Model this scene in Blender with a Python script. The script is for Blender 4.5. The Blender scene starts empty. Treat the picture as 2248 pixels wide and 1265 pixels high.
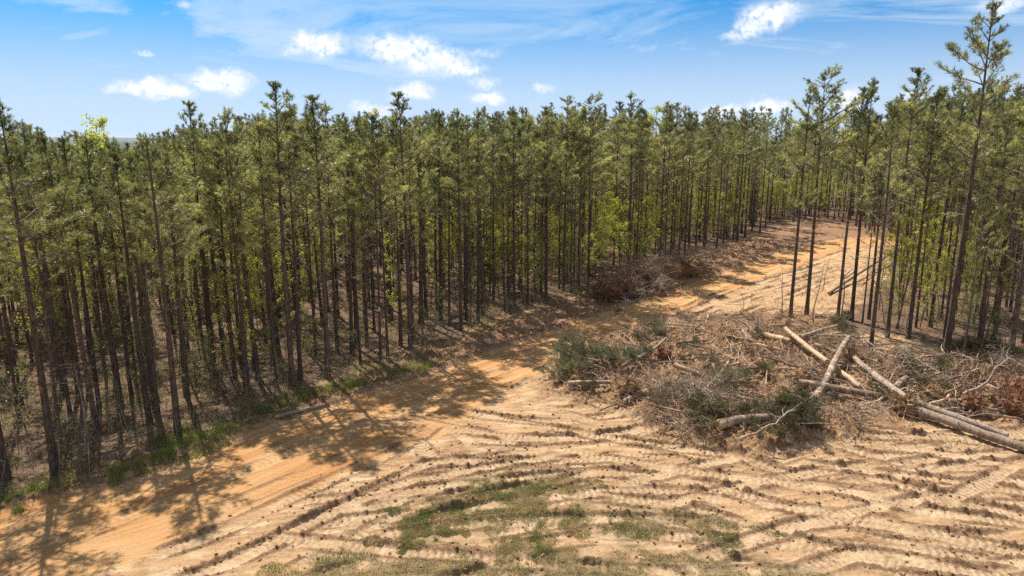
import bpy, math, random
import numpy as np
from mathutils import Vector

R = math.radians
rnd = random.Random(11)
rng = np.random.default_rng(11)
scene = bpy.context.scene
COL = scene.collection

# ------------------------------------------------------------------ camera
CAM_H, PITCH, FPX, PW, PH = 12.0, R(12.06), 1530.0, 2248.0, 1265.0
cd = bpy.data.cameras.new("camera")
cam = bpy.data.objects.new("camera", cd)
COL.objects.link(cam)
cam.location = (0, 0, CAM_H)
cam.rotation_euler = (R(90) - PITCH, 0, 0)
cd.sensor_width = 36
cd.lens = 36 * FPX / PW
cd.clip_start = 0.1
cd.clip_end = 40000
scene.camera = cam

# ------------------------------------------------------------------ light
SUN_EL, SUN_AZ = 54.0, -30.0         # azimuth from +Y, clockwise positive
sd = bpy.data.lights.new("sun", 'SUN')
sun = bpy.data.objects.new("sun", sd)
COL.objects.link(sun)
sd.energy = 5.0
sd.angle = R(0.55)
sd.color = (1.0, 0.93, 0.82)
tosun = Vector((math.sin(R(SUN_AZ)) * math.cos(R(SUN_EL)), math.cos(R(SUN_AZ)) * math.cos(R(SUN_EL)), math.sin(R(SUN_EL))))
sun.rotation_euler = tosun.to_track_quat('Z', 'Y').to_euler()

scene.view_settings.view_transform = 'Standard'
scene.view_settings.look = 'None'
scene.view_settings.exposure = 0.68
scene.view_settings.gamma = 1
scene.view_settings.use_curve_mapping = False
scene.render.engine = 'CYCLES'
scene.cycles.max_bounces = 7
scene.cycles.diffuse_bounces = 4
scene.cycles.transmission_bounces = 4
scene.cycles.transparent_max_bounces = 8
scene.cycles.use_denoising = False


# ---- node helper
class NT:
    def __init__(s, tree):
        s.t = tree
        s.n = tree.nodes
        s.l = tree.links

    def node(s, typ, **kw):
        n = s.n.new(typ)
        for k, v in kw.items():
            if k.startswith('i_'):
                key = k[2:]
                key = int(key) if key.isdigit() else key
                s.set(n.inputs[key], v)
            else:
                setattr(n, k, v)
        return n

    def set(s, inp, v):
        if isinstance(v, bpy.types.NodeSocket):
            s.l.new(v, inp)
        else:
            inp.default_value = v

    def math(s, op, a, b=None, c=None, clamp=False):
        n = s.node('ShaderNodeMath', operation=op, use_clamp=clamp)
        s.set(n.inputs[0], a)
        if b is not None: s.set(n.inputs[1], b)
        if c is not None: s.set(n.inputs[2], c)
        return n.outputs[0]

    def vmath(s, op, a, b=None, out=0):
        n = s.node('ShaderNodeVectorMath', operation=op)
        s.set(n.inputs[0], a)
        if b is not None:
            s.set(n.inputs[1], b)
        return n.outputs[out]

    def mix(s, f, a, b, blend='MIX'):
        n = s.node('ShaderNodeMix', data_type='RGBA', blend_type=blend)
        s.set(n.inputs[0], f)
        s.set(n.inputs[6], a if isinstance(a, bpy.types.NodeSocket) or len(a) == 4 else (*a, 1))
        s.set(n.inputs[7], b if isinstance(b, bpy.types.NodeSocket) or len(b) == 4 else (*b, 1))
        return n.outputs[2]

    def noise(s, vec, scale, detail=4, rough=0.6, dist=0.0, out=0):
        n = s.node('ShaderNodeTexNoise')
        if vec is not None: s.l.new(vec, n.inputs['Vector'])
        n.inputs['Scale'].default_value = scale
        n.inputs['Detail'].default_value = detail
        n.inputs['Roughness'].default_value = rough
        n.inputs['Distortion'].default_value = dist
        return n.outputs[out]

    def ramp(s, f, lo, hi, a=0.0, b=1.0, interp='SMOOTHSTEP'):
        n = s.node('ShaderNodeMapRange', interpolation_type=interp)
        s.set(n.inputs[0], f)
        n.inputs[1].default_value = lo
        n.inputs[2].default_value = hi
        n.inputs[3].default_value = a
        n.inputs[4].default_value = b
        return n.outputs[0]

    def attr(s, name, out='Fac'):
        n = s.node('ShaderNodeAttribute', attribute_name=name)
        return n.outputs[out]


# ------------------------------------------------------------------ world: nishita + clouds laid out by sky direction
def pix_dir(px, py):
    a = (px - PW / 2) / FPX
    b = (PH / 2 - py) / FPX
    v = Vector((a, math.cos(PITCH) + b * math.sin(PITCH), -math.sin(PITCH) + b * math.cos(PITCH)))
    return v.normalized()


world = bpy.data.worlds.new("World")
scene.world = world
world.use_nodes = True
w = NT(world.node_tree)
for n in list(w.n):
    w.n.remove(n)
sky = w.node('ShaderNodeTexSky', sky_type='NISHITA')
sky.sun_disc = False
# lift the lookup off the horizon so the hazy rim of the model does not fill the frame
stc = w.node('ShaderNodeTexCoord')
lift = w.vmath('NORMALIZE', w.vmath('ADD', stc.outputs['Generated'], (0.0, 0.0, 0.55)))
w.l.new(lift, sky.inputs['Vector'])
sky.sun_elevation = R(SUN_EL)
sky.sun_rotation = R(SUN_AZ)
sky.altitude = 200
sky.air_density = 1.0
sky.dust_density = 0.25
sky.ozone_density = 2.5
SKY_STRENGTH = 0.15
tc = w.node('ShaderNodeTexCoord')
dirv = tc.outputs['Generated']
# azimuth / elevation in degrees
sep = w.node('ShaderNodeSeparateXYZ')
w.l.new(dirv, sep.inputs[0])
az = w.math('MULTIPLY', w.math('ARCTAN2', sep.outputs[0], sep.outputs[1]), 57.2958)
el = w.math('MULTIPLY', w.math('ARCSINE', sep.outputs[2]), 57.2958)
comb = w.node('ShaderNodeCombineXYZ')
w.l.new(az, comb.inputs[0]); w.l.new(el, comb.inputs[1])
ae = comb.outputs[0]
warp = w.noise(ae, 0.55, 5, 0.6, 0, 1)
warpv = w.vmath('SUBTRACT', warp, (0.5, 0.5, 0.5))
warp1 = w.node('ShaderNodeVectorMath', operation='SCALE'); w.l.new(warpv, warp1.inputs[0]); warp1.inputs['Scale'].default_value = 1.9
aew = w.vmath('ADD', ae, warp1.outputs[0])
sepw = w.node('ShaderNodeSeparateXYZ'); w.l.new(aew, sepw.inputs[0])


def px_ae(px, py):
    v = pix_dir(px, py)
    return math.degrees(math.atan2(v.x, v.y)), math.degrees(math.asin(v.z))


# (centre px, half width px, half height px, density)
CLOUDS = [(700, 97, 58, 26, .95), (655, 108, 30, 14, .6), (880, 105, 85, 28, 1), (960, 135, 75, 26, 1), (1020, 150, 45, 14, .9), (320, 190, 62, 22, 1),
          (385, 208, 45, 16, .9), (262, 196, 32, 14, .55), (482, 178, 66, 25, 1), (905, 200, 44, 19, 1), (1070, 218, 34, 15, .95),
          (1690, 38, 62, 26, 1), (1735, 22, 32, 15, .7), (1612, 84, 28, 13, .7), (1640, 60, 30, 22, .75), (1195, 190, 20, 12, .6), (1060, 180, 34, 13, .5),
          (820, 242, 48, 13, .7), (1060, 115, 40, 10, .3), (315, 117, 14, 8, .5), (405, 18, 14, 7, .4), (2200, 10, 55, 20, .75), (1690, 236, 44, 18, 1.1), (1590, 246, 46, 14, 1),
          (1870, 222, 30, 26, .9), (1505, 262, 40, 14, .6), (2010, 215, 40, 20, .6)]
acc = None
for cx, cy, hx, hy, dn in CLOUDS:
    a0, e0 = px_ae(cx, cy)
    a1, _ = px_ae(cx + hx, cy)
    _, e1 = px_ae(cx, cy - hy)
    dx = w.math('DIVIDE', w.math('SUBTRACT', sepw.outputs[0], a0), abs(a1 - a0))
    dy = w.math('DIVIDE', w.math('SUBTRACT', sepw.outputs[1], e0), abs(e1 - e0))
    dd = w.math('SQRT', w.math('ADD', w.math('MULTIPLY', dx, dx), w.math('MULTIPLY', dy, dy)))
    m = w.ramp(dd, 1.5, 0.3, 0, dn)
    acc = m if acc is None else w.math('MAXIMUM', acc, m)
cn = w.noise(ae, 1.9, 8, 0.62, 0.3)
cum = w.math('MULTIPLY', acc, w.ramp(cn, 0.3, 0.55, 0.3, 1.25), clamp=True)
# cirrus veil
mp = w.node('ShaderNodeMapping'); w.l.new(ae, mp.inputs['Vector'])
mp.inputs['Rotation'].default_value = (0, 0, R(-6)); mp.inputs['Scale'].default_value = (0.035, 0.22, 1)
cir = w.noise(mp.outputs[0], 1.0, 7, 0.62, 1.2)
veil = w.math('MULTIPLY', w.ramp(cir, 0.34, 0.62, 0, 1), w.ramp(el, 16, 6, 0.05, 0.8))
lowv = w.ramp(el, 12, 1, 0.02, 0.85)
veil = w.math('MAXIMUM', veil, lowv)
# whole-sky tint (the photograph's deep saturated blue)
hs = w.node('ShaderNodeHueSaturation'); hs.inputs['Hue'].default_value = 0.497; hs.inputs['Saturation'].default_value = 1.42; hs.inputs['Value'].default_value = 1.0
w.l.new(w.mix(1.0, sky.outputs[0], (.40, .66, .74), 'MULTIPLY'), hs.inputs['Color'])
c1 = w.mix(veil, hs.outputs[0], (2.95, 3.55, 4.15))
# fill-light sheet added to the unseen sky overhead and behind the viewpoint
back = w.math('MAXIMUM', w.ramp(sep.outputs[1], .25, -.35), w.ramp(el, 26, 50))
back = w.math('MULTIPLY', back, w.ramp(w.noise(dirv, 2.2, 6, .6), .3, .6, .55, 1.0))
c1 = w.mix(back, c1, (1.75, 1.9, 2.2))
shade = w.ramp(w.noise(ae, 0.9, 4, 0.5), 0.35, 0.65, 0, 1)
ccol = w.mix(shade, (3.7, 4.0, 4.4), (4.7, 4.75, 4.8))
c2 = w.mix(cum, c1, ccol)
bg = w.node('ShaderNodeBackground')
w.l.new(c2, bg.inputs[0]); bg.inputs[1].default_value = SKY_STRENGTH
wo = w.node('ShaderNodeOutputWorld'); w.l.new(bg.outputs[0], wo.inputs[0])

# ------------------------------------------------------------------ numpy noise
_perm = np.random.default_rng(5).permutation(4096)
_gr = np.random.default_rng(6).uniform(0, 2 * np.pi, 4096)


def perlin(x, y, seed=0):
    x = np.asarray(x, float); y = np.asarray(y, float)
    xi = np.floor(x).astype(np.int64); yi = np.floor(y).astype(np.int64)
    xf = x - xi; yf = y - yi
    u = xf * xf * xf * (xf * (xf * 6 - 15) + 10); v = yf * yf * yf * (yf * (yf * 6 - 15) + 10)

    def g(ix, iy, dx, dy):
        h = _perm[(_perm[(ix + seed * 57) & 4095] + iy) & 4095]
        a = _gr[h]
        return np.cos(a) * dx + np.sin(a) * dy
    n00 = g(xi, yi, xf, yf); n10 = g(xi + 1, yi, xf - 1, yf)
    n01 = g(xi, yi + 1, xf, yf - 1); n11 = g(xi + 1, yi + 1, xf - 1, yf - 1)
    return ((n00 * (1 - u) + n10 * u) * (1 - v) + (n01 * (1 - u) + n11 * u) * v) * 1.5


def fbm(x, y, f, octv=4, seed=0, rough=.5):
    s = 0; a = 1
    for i in range(octv):
        s = s + a * perlin(x * f, y * f, seed + i * 3); f *= 2.03; a *= rough
    return s


def sstep(a, b, x):
    t = np.clip((x - a) / (b - a), 0, 1)
    return t * t * (3 - 2 * t)


# ------------------------------------------------------------------ terrain
def tz0(x, y):
    x = np.asarray(x, float); y = np.asarray(y, float)
    z = 0.22 * perlin(x / 17, y / 17, 3) + 0.35 * perlin(x / 45, y / 45, 9)
    z = z + 0.9 * sstep(55, 110, y) * sstep(5, 60, x)
    return z


def ground_hit(px, py, dz=0.0):
    v = pix_dir(px, py)
    z = dz
    for _ in range(6):
        t = (z - CAM_H) / v.z
        x, y = v.x * t, v.y * t
        z = float(tz0(x, y)) + dz
    return Vector((x, y, z))


def gp(pts):
    return [tuple(ground_hit(*p)[:2]) for p in pts]


def proj(x, y, z):
    dx, dy, dz = x, y, z - CAM_H
    dep = dy * math.cos(PITCH) - dz * math.sin(PITCH)
    up = dy * math.sin(PITCH) + dz * math.cos(PITCH)
    return PW / 2 + FPX * dx / dep, PH / 2 - FPX * up / dep


def height_for(base, pytop):
    lo, hi = 3.0, 30.0
    for _ in range(30):
        m = (lo + hi) / 2
        if proj(base.x, base.y, base.z + m)[1] > pytop: lo = m
        else: hi = m
    return lo


LEFT_EDGE_T = [(0, 1112), (120, 1062), (250, 1010), (330, 975), (400, 962), (520, 905), (610, 868), (720, 845), (850, 805), (930, 768), (1010, 735), (1130, 690),
               (1200, 672), (1290, 645), (1400, 610), (1460, 588), (1545, 550), (1620, 532), (1700, 500), (1790, 482), (1850, 490)]
RIGHT_EDGE_T = [(1890, 508), (1950, 545), (1960, 600), (1880, 660), (1830, 702), (1890, 735), (1990, 740), (2050, 770), (2150, 775), (2248, 790)]
CLEAR = [(-120, -60), (-36, -2.4)] + gp(LEFT_EDGE_T) + gp(RIGHT_EDGE_T) + [(70, 34), (120, 20), (120, -60)]
ROAD_L = gp([(0, 1128), (150, 1085), (300, 1045), (450, 985), (600, 930), (780, 872), (950, 818), (1100, 768), (1250, 714), (1400, 668), (1550, 612), (1700, 560), (1800, 533), (1860, 523)])
ROAD_R = gp([(190, 1265), (450, 1165), (650, 1080), (830, 1010), (960, 955), (1120, 850), (1210, 800), (1300, 762), (1400, 722), (1500, 682), (1600, 644), (1700, 604), (1800, 567), (1880, 540)])
ROAD = [(-36, -3.5)] + ROAD_L + [(66, 88), (68, 80)] + ROAD_R[::-1] + [(-13.5, 12), (-24, -4)]
BANK = gp(LEFT_EDGE_T + [(1850, 515), (1800, 530), (1700, 557), (1550, 609), (1400, 664), (1250, 710), (1100, 764), (950, 812), (780, 868), (600, 922), (450, 978), (300, 1040), (150, 1080), (0, 1124)])
FARB = gp([(1690, 497), (1790, 478), (1960, 480), (1980, 520), (1880, 528), (1800, 530)])
SLASH = gp([(1195, 855), (1215, 800), (1330, 760), (1400, 712), (1550, 692), (1720, 690), (1850, 700), (1900, 772), (2060, 797), (2248, 800), (2400, 800), (2500, 960),
            (2248, 935), (2130, 925), (1990, 935), (1880, 950), (1820, 968), (1640, 985), (1450, 950), (1340, 895)])
GRASS = [gp([(930, 1110), (1000, 1065), (1120, 1050), (1290, 1045), (1340, 1075), (1250, 1105), (1150, 1140), (1000, 1160), (920, 1150)]),
         gp([(800, 1160), (880, 1110), (960, 1130), (1000, 1180), (880, 1200), (780, 1190)]),
         gp([(1100, 1150), (1300, 1120), (1550, 1140), (1700, 1160), (1600, 1200), (1400, 1180), (1200, 1200), (1050, 1230)]),
         gp([(560, 1265), (700, 1215), (900, 1220), (1100, 1190), (1350, 1215), (1600, 1240), (1800, 1240), (1850, 1290), (1500, 1320), (900, 1320), (600, 1310)])]
VERGE = gp([(-60, 1150), (0, 1120), (150, 1078), (330, 1035), (470, 968), (600, 915), (760, 870), (950, 812), (1000, 770), (900, 785), (800, 820), (640, 862), (500, 915), (400, 935), (300, 990), (120, 1040), (-60, 1100)])


def in_poly(x, y, poly):
    x = np.asarray(x, float); y = np.asarray(y, float)
    c = np.zeros(x.shape, bool)
    n = len(poly)
    for i in range(n):
        x1, y1 = poly[i]; x2, y2 = poly[(i + 1) % n]
        if y1 == y2: continue
        m = ((y1 > y) != (y2 > y)) & (x < (x2 - x1) * (y - y1) / (y2 - y1) + x1)
        c ^= m
    return c


def poly_dist(x, y, poly, closed=True):
    x = np.asarray(x, float); y = np.asarray(y, float)
    d = np.full(x.shape, 1e9)
    n = len(poly)
    for i in range(n if closed else n - 1):
        x1, y1 = poly[i]; x2, y2 = poly[(i + 1) % n]
        vx, vy = x2 - x1, y2 - y1
        L = vx * vx + vy * vy + 1e-12
        t = np.clip(((x - x1) * vx + (y - y1) * vy) / L, 0, 1)
        d = np.minimum(d, (x - x1 - t * vx) ** 2 + (y - y1 - t * vy) ** 2)
    return np.sqrt(d)


def soft_mask(x, y, poly, width, warp=0.0, wf=0.5, seed=0):
    if warp:
        xx = x + warp * fbm(x, y, wf, 3, seed); yy = y + warp * fbm(x, y, wf, 3, seed + 31)
    else:
        xx, yy = x, y
    sgn = np.where(in_poly(xx, yy, poly), 1, -1)
    return sstep(-width, width, sgn * poly_dist(xx, yy, poly))


TR = []   # vehicle tracks: (world polyline, half width, depth, strength)


def track(pts, hw=0.27, depth=0.05, pair=1.9, berm=0.07, colr=1.0):
    P = np.array(gp(pts))
    # smooth resample (Catmull-Rom)
    Q = []
    Pe = np.vstack([2 * P[0] - P[1], P, 2 * P[-1] - P[-2]])
    for i in range(1, len(Pe) - 2):
        p0, p1, p2, p3 = Pe[i - 1], Pe[i], Pe[i + 1], Pe[i + 2]
        n = max(2, int(np.linalg.norm(p2 - p1) / 0.3))
        for k in range(n):
            t = k / n
            Q.append(0.5 * ((2 * p1) + (-p0 + p2) * t + (2 * p0 - 5 * p1 + 4 * p2 - p3) * t * t + (-p0 + 3 * p1 - 3 * p2 + p3) * t ** 3))
    Q.append(P[-1]); Q = np.array(Q)
    T = np.gradient(Q, axis=0); T /= np.linalg.norm(T, axis=1)[:, None] + 1e-9
    N = np.stack([-T[:, 1], T[:, 0]], 1)
    offs = (-pair / 2, pair / 2) if pair else (0,)
    for o in offs:
        TR.append((Q + N * o, hw, depth, berm, colr))


track([(-60, 1240), (200, 1135), (400, 1050), (600, 965), (800, 893), (1000, 830), (1200, 762), (1400, 697), (1600, 628), (1750, 580), (1850, 545)], .3, .035, 2.0, .03, .6)
track([(60, 1265), (300, 1160), (520, 1070), (760, 975), (960, 890), (1150, 815), (1380, 712), (1600, 632)], .32, .03, 1.9, .03, .6)
track([(320, 1265), (520, 1190), (690, 1105), (830, 1040), (930, 990), (1010, 930)], .3, .08, 1.8, .09)
track([(520, 1275), (700, 1180), (850, 1110), (960, 1070), (1100, 1035)], .3, .07, 1.8, .08)
track([(860, 860), (930, 930), (1000, 1000), (1060, 1070), (1140, 1130)], .26, .03, 1.8, .03)
track([(620, 1245), (800, 1200), (1000, 1160), (1200, 1125), (1400, 1108), (1600, 1120)], .28, .07, 1.8, .09)
track([(900, 1255), (1100, 1205), (1300, 1175), (1500, 1185), (1700, 1215)], .28, .07, 1.8, .09)
track([(760, 1080), (950, 1045), (1150, 1025), (1350, 1012), (1560, 1020), (1750, 1065)], .28, .06, 1.8, .1)
track([(950, 985), (1100, 992), (1300, 985), (1450, 965), (1600, 965)], .28, .05, 1.8, .1)
track([(900, 900), (1050, 930), (1200, 945), (1350, 932), (1460, 905)], .28, .05, 1.8, .1)
track([(1000, 880), (1120, 893), (1250, 900), (1350, 885)], .26, .05, 0, .07)
track([(1480, 985), (1600, 1025), (1800, 1095), (2000, 1145), (2248, 1185), (2400, 1200)], .28, .07, 1.8, .15)
track([(1780, 985), (1950, 1035), (2100, 1075), (2248, 1110), (2400, 1140)], .28, .06, 1.8, .15)
track([(1830, 950), (2000, 975), (2150, 1010), (2300, 1040)], .3, .05, 1.8, .1)
track([(1300, 1060), (1500, 1085), (1700, 1140), (1900, 1190), (2100, 1215), (2300, 1225)], .28, .06, 1.8, .1)
track([(1560, 1275), (1720, 1215), (1850, 1180), (2000, 1195), (2200, 1240), (2300, 1275)], .28, .05, 1.8, .09)
track([(1150, 870), (1300, 905), (1420, 950), (1560, 985), (1700, 1000), (1850, 985)], .26, .04, 1.8, .08)
track([(1260, 775), (1400, 722), (1550, 660), (1700, 610), (1830, 572)], .25, .08, 0, .12, .5)
track([(1480, 705), (1600, 650), (1700, 622), (1820, 585)], .28, .07, 1.8, .12, .6)
track([(1560, 700), (1700, 650), (1830, 600)], .25, .06, 1.8, .1, .5)


trg = random.Random(4)
for it_ in range(80):
    x0 = trg.uniform(-16, 22); y0 = trg.uniform(16, 31); a0 = R(trg.choice([2, 10, 24, -12, -20, 32, -5, 14]) + trg.gauss(0, 5)); kk = trg.gauss(-.012, .022)
    L_ = trg.uniform(7, 22); q_ = []
    for i in range(int(L_ / .3)):
        q_.append((x0, y0)); x0 += .3 * math.cos(a0); y0 += .3 * math.sin(a0); a0 += kk * .3
    if in_poly(np.array([p[0] for p in q_]), np.array([p[1] for p in q_]), ROAD).any() or in_poly(np.array([p[0] for p in q_]), np.array([p[1] for p in q_]), SLASH).any(): continue
    q_ = np.array(q_); t_ = np.gradient(q_, axis=0); t_ /= np.linalg.norm(t_, axis=1)[:, None]; n_ = np.stack([-t_[:, 1], t_[:, 0]], 1)
    for o_ in (-.9, .9):
        TR.append((q_ + n_ * o_, .24, trg.uniform(.02, .07), trg.uniform(.03, .12), 1.0)) if it_ < 46 else TR.insert(0, (q_ + n_ * o_, trg.uniform(.15, .22), trg.uniform(.01, .03), trg.uniform(.02, .05), 1.0))


def graded(a, b, fine_a, fine_b, step, grow, far):
    xs = list(np.arange(fine_a, fine_b, step))
    s = step; x = xs[-1]
    while x < b:
        s = min(s * grow, far); x += s; xs.append(x)
    s = step; x = xs[0]; L = []
    while x > a:
        s = min(s * grow, far); x -= s; L.append(x)
    return np.array(L[::-1] + xs)


GX = graded(-6000, 6000, -20, 30, 0.06, 1.045, 400)
GY = graded(-400, 7500, 17, 34, 0.05, 1.0065, 400)
# the y grid grows slowly through the clearing then fast past the stand
GYn = [v for v in GY if v <= 105]
s_ = GYn[-1] - GYn[-2]; yv = GYn[-1]
while yv < 7500:
    s_ = min(s_ * 1.1, 400); yv += s_; GYn.append(yv)
GY = np.array(GYn)
GYlow = GY[GY < 17]
XX, YY = np.meshgrid(GX, GY)
NXg, NYg = len(GX), len(GY)
near = sstep(110, 80, YY) * sstep(-45, -30, XX) * sstep(60, 45, XX) * sstep(2, 12, YY)

m_clear = soft_mask(XX, YY, CLEAR, 0.7, 1.0, 0.35, 2)
m_road = soft_mask(XX, YY, ROAD, 0.28, 0.45, 0.8, 7)
m_slash = soft_mask(XX, YY, SLASH, 0.8, 1.0, 0.5, 12)
m_verge = soft_mask(XX, YY, VERGE, 0.5, 0.8, 0.6, 15)
m_grass = np.zeros_like(XX)
for i, g in enumerate(GRASS):
    m_grass = np.maximum(m_grass, soft_mask(XX, YY, g, 0.6, 1.2, 0.7, 20 + i))
m_grass *= sstep(-0.4, 0.25, fbm(XX, YY, 0.9, 4, 77) + 0.15)

Z = tz0(XX, YY)
# undulation of the churned clay, stretched along the lie of the passes
th = R(12)
U = XX * math.cos(th) + YY * math.sin(th); V = -XX * math.sin(th) + YY * math.cos(th)
churn = m_clear * (1 - m_road)
Z += near * churn * 0.05 * fbm(U * 0.35, V * 1.2, 0.8, 3, 40)
def ridges(f, k, sd):
    return np.clip(1 - np.abs(fbm(U * 0.09 * f, V * f + 0.35 * perlin(U * .1, V * .2, sd), 1.3, 3, sd + 40)) * k, 0, 1) ** 2.0


ridge = np.maximum(ridges(1.0, 3.0, 4), .8 * ridges(1.7, 3.2, 14))
ridge *= sstep(-0.45, 0.2, fbm(XX * .3, YY * .6, 1.0, 3, 61))
ridge *= churn * near
clodn = .5 * np.tanh(1.8 * np.clip(fbm(XX, YY, 4.6, 2, 50, .8) + .15, 0, 2))
clod2 = np.clip(np.abs(fbm(XX, YY, 2.0, 3, 55, .62)), 0, 1)
Z += ridge * (0.01 + 0.06 * clodn)
A_clod = ridge * 0.35
A_pack = np.zeros_like(XX)
A_lug = np.zeros_like(XX)

for (Q, hw, depth, berm, colr) in TR:
    s0 = 0.0
    W = hw + 0.55
    i0 = max(0, np.searchsorted(GX, Q[:, 0].min() - W)); i1 = min(NXg, np.searchsorted(GX, Q[:, 0].max() + W))
    j0 = max(0, np.searchsorted(GY, Q[:, 1].min() - W)); j1 = min(NYg, np.searchsorted(GY, Q[:, 1].max() + W))
    if i1 <= i0 or j1 <= j0: continue
    D = np.full((j1 - j0, i1 - i0), 1e9); S = np.zeros_like(D); SG = np.zeros_like(D)
    for k in range(len(Q) - 1):
        a, b = Q[k], Q[k + 1]
        v = b - a; L = np.linalg.norm(v)
        if L < 1e-6: continue
        ii0 = max(i0, np.searchsorted(GX, min(a[0], b[0]) - W)); ii1 = min(i1, np.searchsorted(GX, max(a[0], b[0]) + W))
        jj0 = max(j0, np.searchsorted(GY, min(a[1], b[1]) - W)); jj1 = min(j1, np.searchsorted(GY, max(a[1], b[1]) + W))
        if ii1 > ii0 and jj1 > jj0:
            xs = GX[ii0:ii1][None, :]; ys = GY[jj0:jj1][:, None]
            t = np.clip(((xs - a[0]) * v[0] + (ys - a[1]) * v[1]) / (L * L), 0, 1)
            ex = xs - a[0] - t * v[0]; ey = ys - a[1] - t * v[1]
            d = np.sqrt(ex * ex + ey * ey)
            sl = (slice(jj0 - j0, jj1 - j0), slice(ii0 - i0, ii1 - i0))
            m = d < D[sl]
            D[sl] = np.where(m, d, D[sl]); S[sl] = np.where(m, s0 + t * L, S[sl])
            SG[sl] = np.where(m, np.sign(v[0] * ey - v[1] * ex), SG[sl])
        s0 += L
    sl = (slice(j0, j1), slice(i0, i1))
    xs = XX[sl]; ys = YY[sl]
    Dw = D + 0.03 * perlin(xs * 1.5, ys * 1.5, 71)
    fade = sstep(0, 1.2, S) * sstep(s0, s0 - 1.2, S)
    pres = sstep(-0.5, 0.05, perlin(S * 0.23 + hw * 91 + Q[0, 0], S * 0 + Q[0, 1], 73)) * fade
    inside = sstep(hw + 0.03, hw - 0.05, Dw) * pres
    lug = (np.abs(((S + 0.3 * np.abs(Dw) + .06 * fbm(xs, ys, 2.2, 2, 81)) / 0.23) % 1 - 0.5) * 2)
    lug = sstep(0.25, 0.55, lug)
    base = Z[sl]
    flat = tz0(xs, ys) - depth
    Z[sl] = base * (1 - 0.85 * inside) + 0.85 * inside * (flat + 0.024 * lug * colr + .016 * perlin(xs * 5, ys * 5, 83))
    bw = np.exp(-((Dw - hw - 0.10) / 0.095) ** 2) * pres
    side = np.where(SG > 0, 1.0, 0.7) * sstep(-0.6, 0.2, perlin(S * .5 + 3, SG * 3.3 + Q[0, 1], 79))
    Z[sl] += 1.0 * berm * bw * side * (0.7 + 1.3 * clodn[sl])
    A_pack[sl] = np.maximum(A_pack[sl] * (1 - 0.4 * inside), inside * (0.55 + 0.45 * (1 - lug)))
    A_lug[sl] = A_lug[sl] * (1 - inside) + inside * (1 - lug) * colr * sstep(-.5, .2, perlin(xs * .8, ys * .8, 85)) * sstep(60, 40, ys)
    A_clod[sl] = np.clip(np.maximum(A_clod[sl] * (1 - inside), bw * side * min(1.3, berm * 13)), 0, 1)

pm = np.zeros_like(XX)
for (mx, my, mr, mhh) in [(1300, 825, 2.2, .35), (1450, 790, 2.5, .3), (1560, 760, 3, .4), (1540, 925, 2.0, .45), (1720, 950, 2.0, .35), (1700, 765, 2.6, .4), (1820, 790, 2.6, .35), (1900, 830, 2.4, .3), (1990, 880, 1.8, .2), (2060, 850, 2.5, .4), (2180, 850, 3, .5), (2320, 880, 3, .5), (1400, 745, 1.6, .3), (1640, 830, 2.4, .3)]:
    g_ = ground_hit(mx, my); pm += mhh * np.exp(-((XX - g_.x) ** 2 + (YY - g_.y) ** 2) / (mr * mr))
for (mx, my, mr, mhh) in [(1335, 650, 1.6, .5), (1390, 632, 2.0, .8), (1440, 618, 2.4, .9), (1500, 605, 2.2, .8), (1540, 596, 2.0, .4), (1600, 570, 2.5, .4), (1680, 540, 2.6, .4)]:
    g_ = ground_hit(mx, my); Z += mhh * np.exp(-((XX - g_.x) ** 2 + (YY - g_.y) ** 2) / (mr * mr)) * (.7 + .6 * clod2) * (1 - m_road)
Z += near * sstep(0, .6, m_slash) * pm * (.7 + .6 * clod2)
Z += near * m_slash * (0.08 * clodn + 0.15 * clod2 + .05 + .22 * fbm(XX, YY, .45, 2, 91))
Z += near * churn * (1 - .6 * A_pack) * (0.035 * np.abs(fbm(XX, YY, 3.6, 2, 95, .7))) + near * (0.006 * fbm(XX, YY, 5.5, 2, 97))
# windrow of scraped soil along the left edge of the road, and the shallow ditch behind it
dl = poly_dist(XX, YY, [(-36, -3.5)] + ROAD_L, False)
side_l = np.where(in_poly(XX, YY, ROAD), -1, 1)
wr = np.exp(-((dl * side_l - 0.35) / 0.35) ** 2) * near
Z += wr * (0.10 + .12 * clodn)
wr2 = np.exp(-((dl * side_l - 1.6) / 0.6) ** 2) * near * sstep(60, 40, YY)
Z -= wr2 * 0.14
dr = poly_dist(XX, YY, ROAD_R[5:], False)
wrr = np.exp(-((dr + .1) / 0.35) ** 2) * near * (1 - m_road)
Z += wrr * (.08 + .2 * clodn)
m_bank = np.maximum(soft_mask(XX, YY, BANK, 0.4, 0.8, 0.6, 33), soft_mask(XX, YY, FARB, .5, .8, .6, 34)) * (1 - m_road)
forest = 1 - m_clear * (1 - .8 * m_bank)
Z += near * m_bank * (.14 * clodn + .10 * clod2)
Z += near * forest * (0.05 * fbm(XX, YY, 1.2, 3, 99) + .02 * clodn)
A_clod = np.clip(A_clod + .55 * wrr + .3 * wr, 0, 1)


def ground_z(x, y):
    i = int(np.clip(np.searchsorted(GX, x) - 1, 0, NXg - 2)); j = int(np.clip(np.searchsorted(GY, y) - 1, 0, NYg - 2))
    fx = (x - GX[i]) / (GX[i + 1] - GX[i]); fy = (y - GY[j]) / (GY[j + 1] - GY[j])
    return float(Z[j, i] * (1 - fx) * (1 - fy) + Z[j, i + 1] * fx * (1 - fy) + Z[j + 1, i] * (1 - fx) * fy + Z[j + 1, i + 1] * fx * fy)


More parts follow.
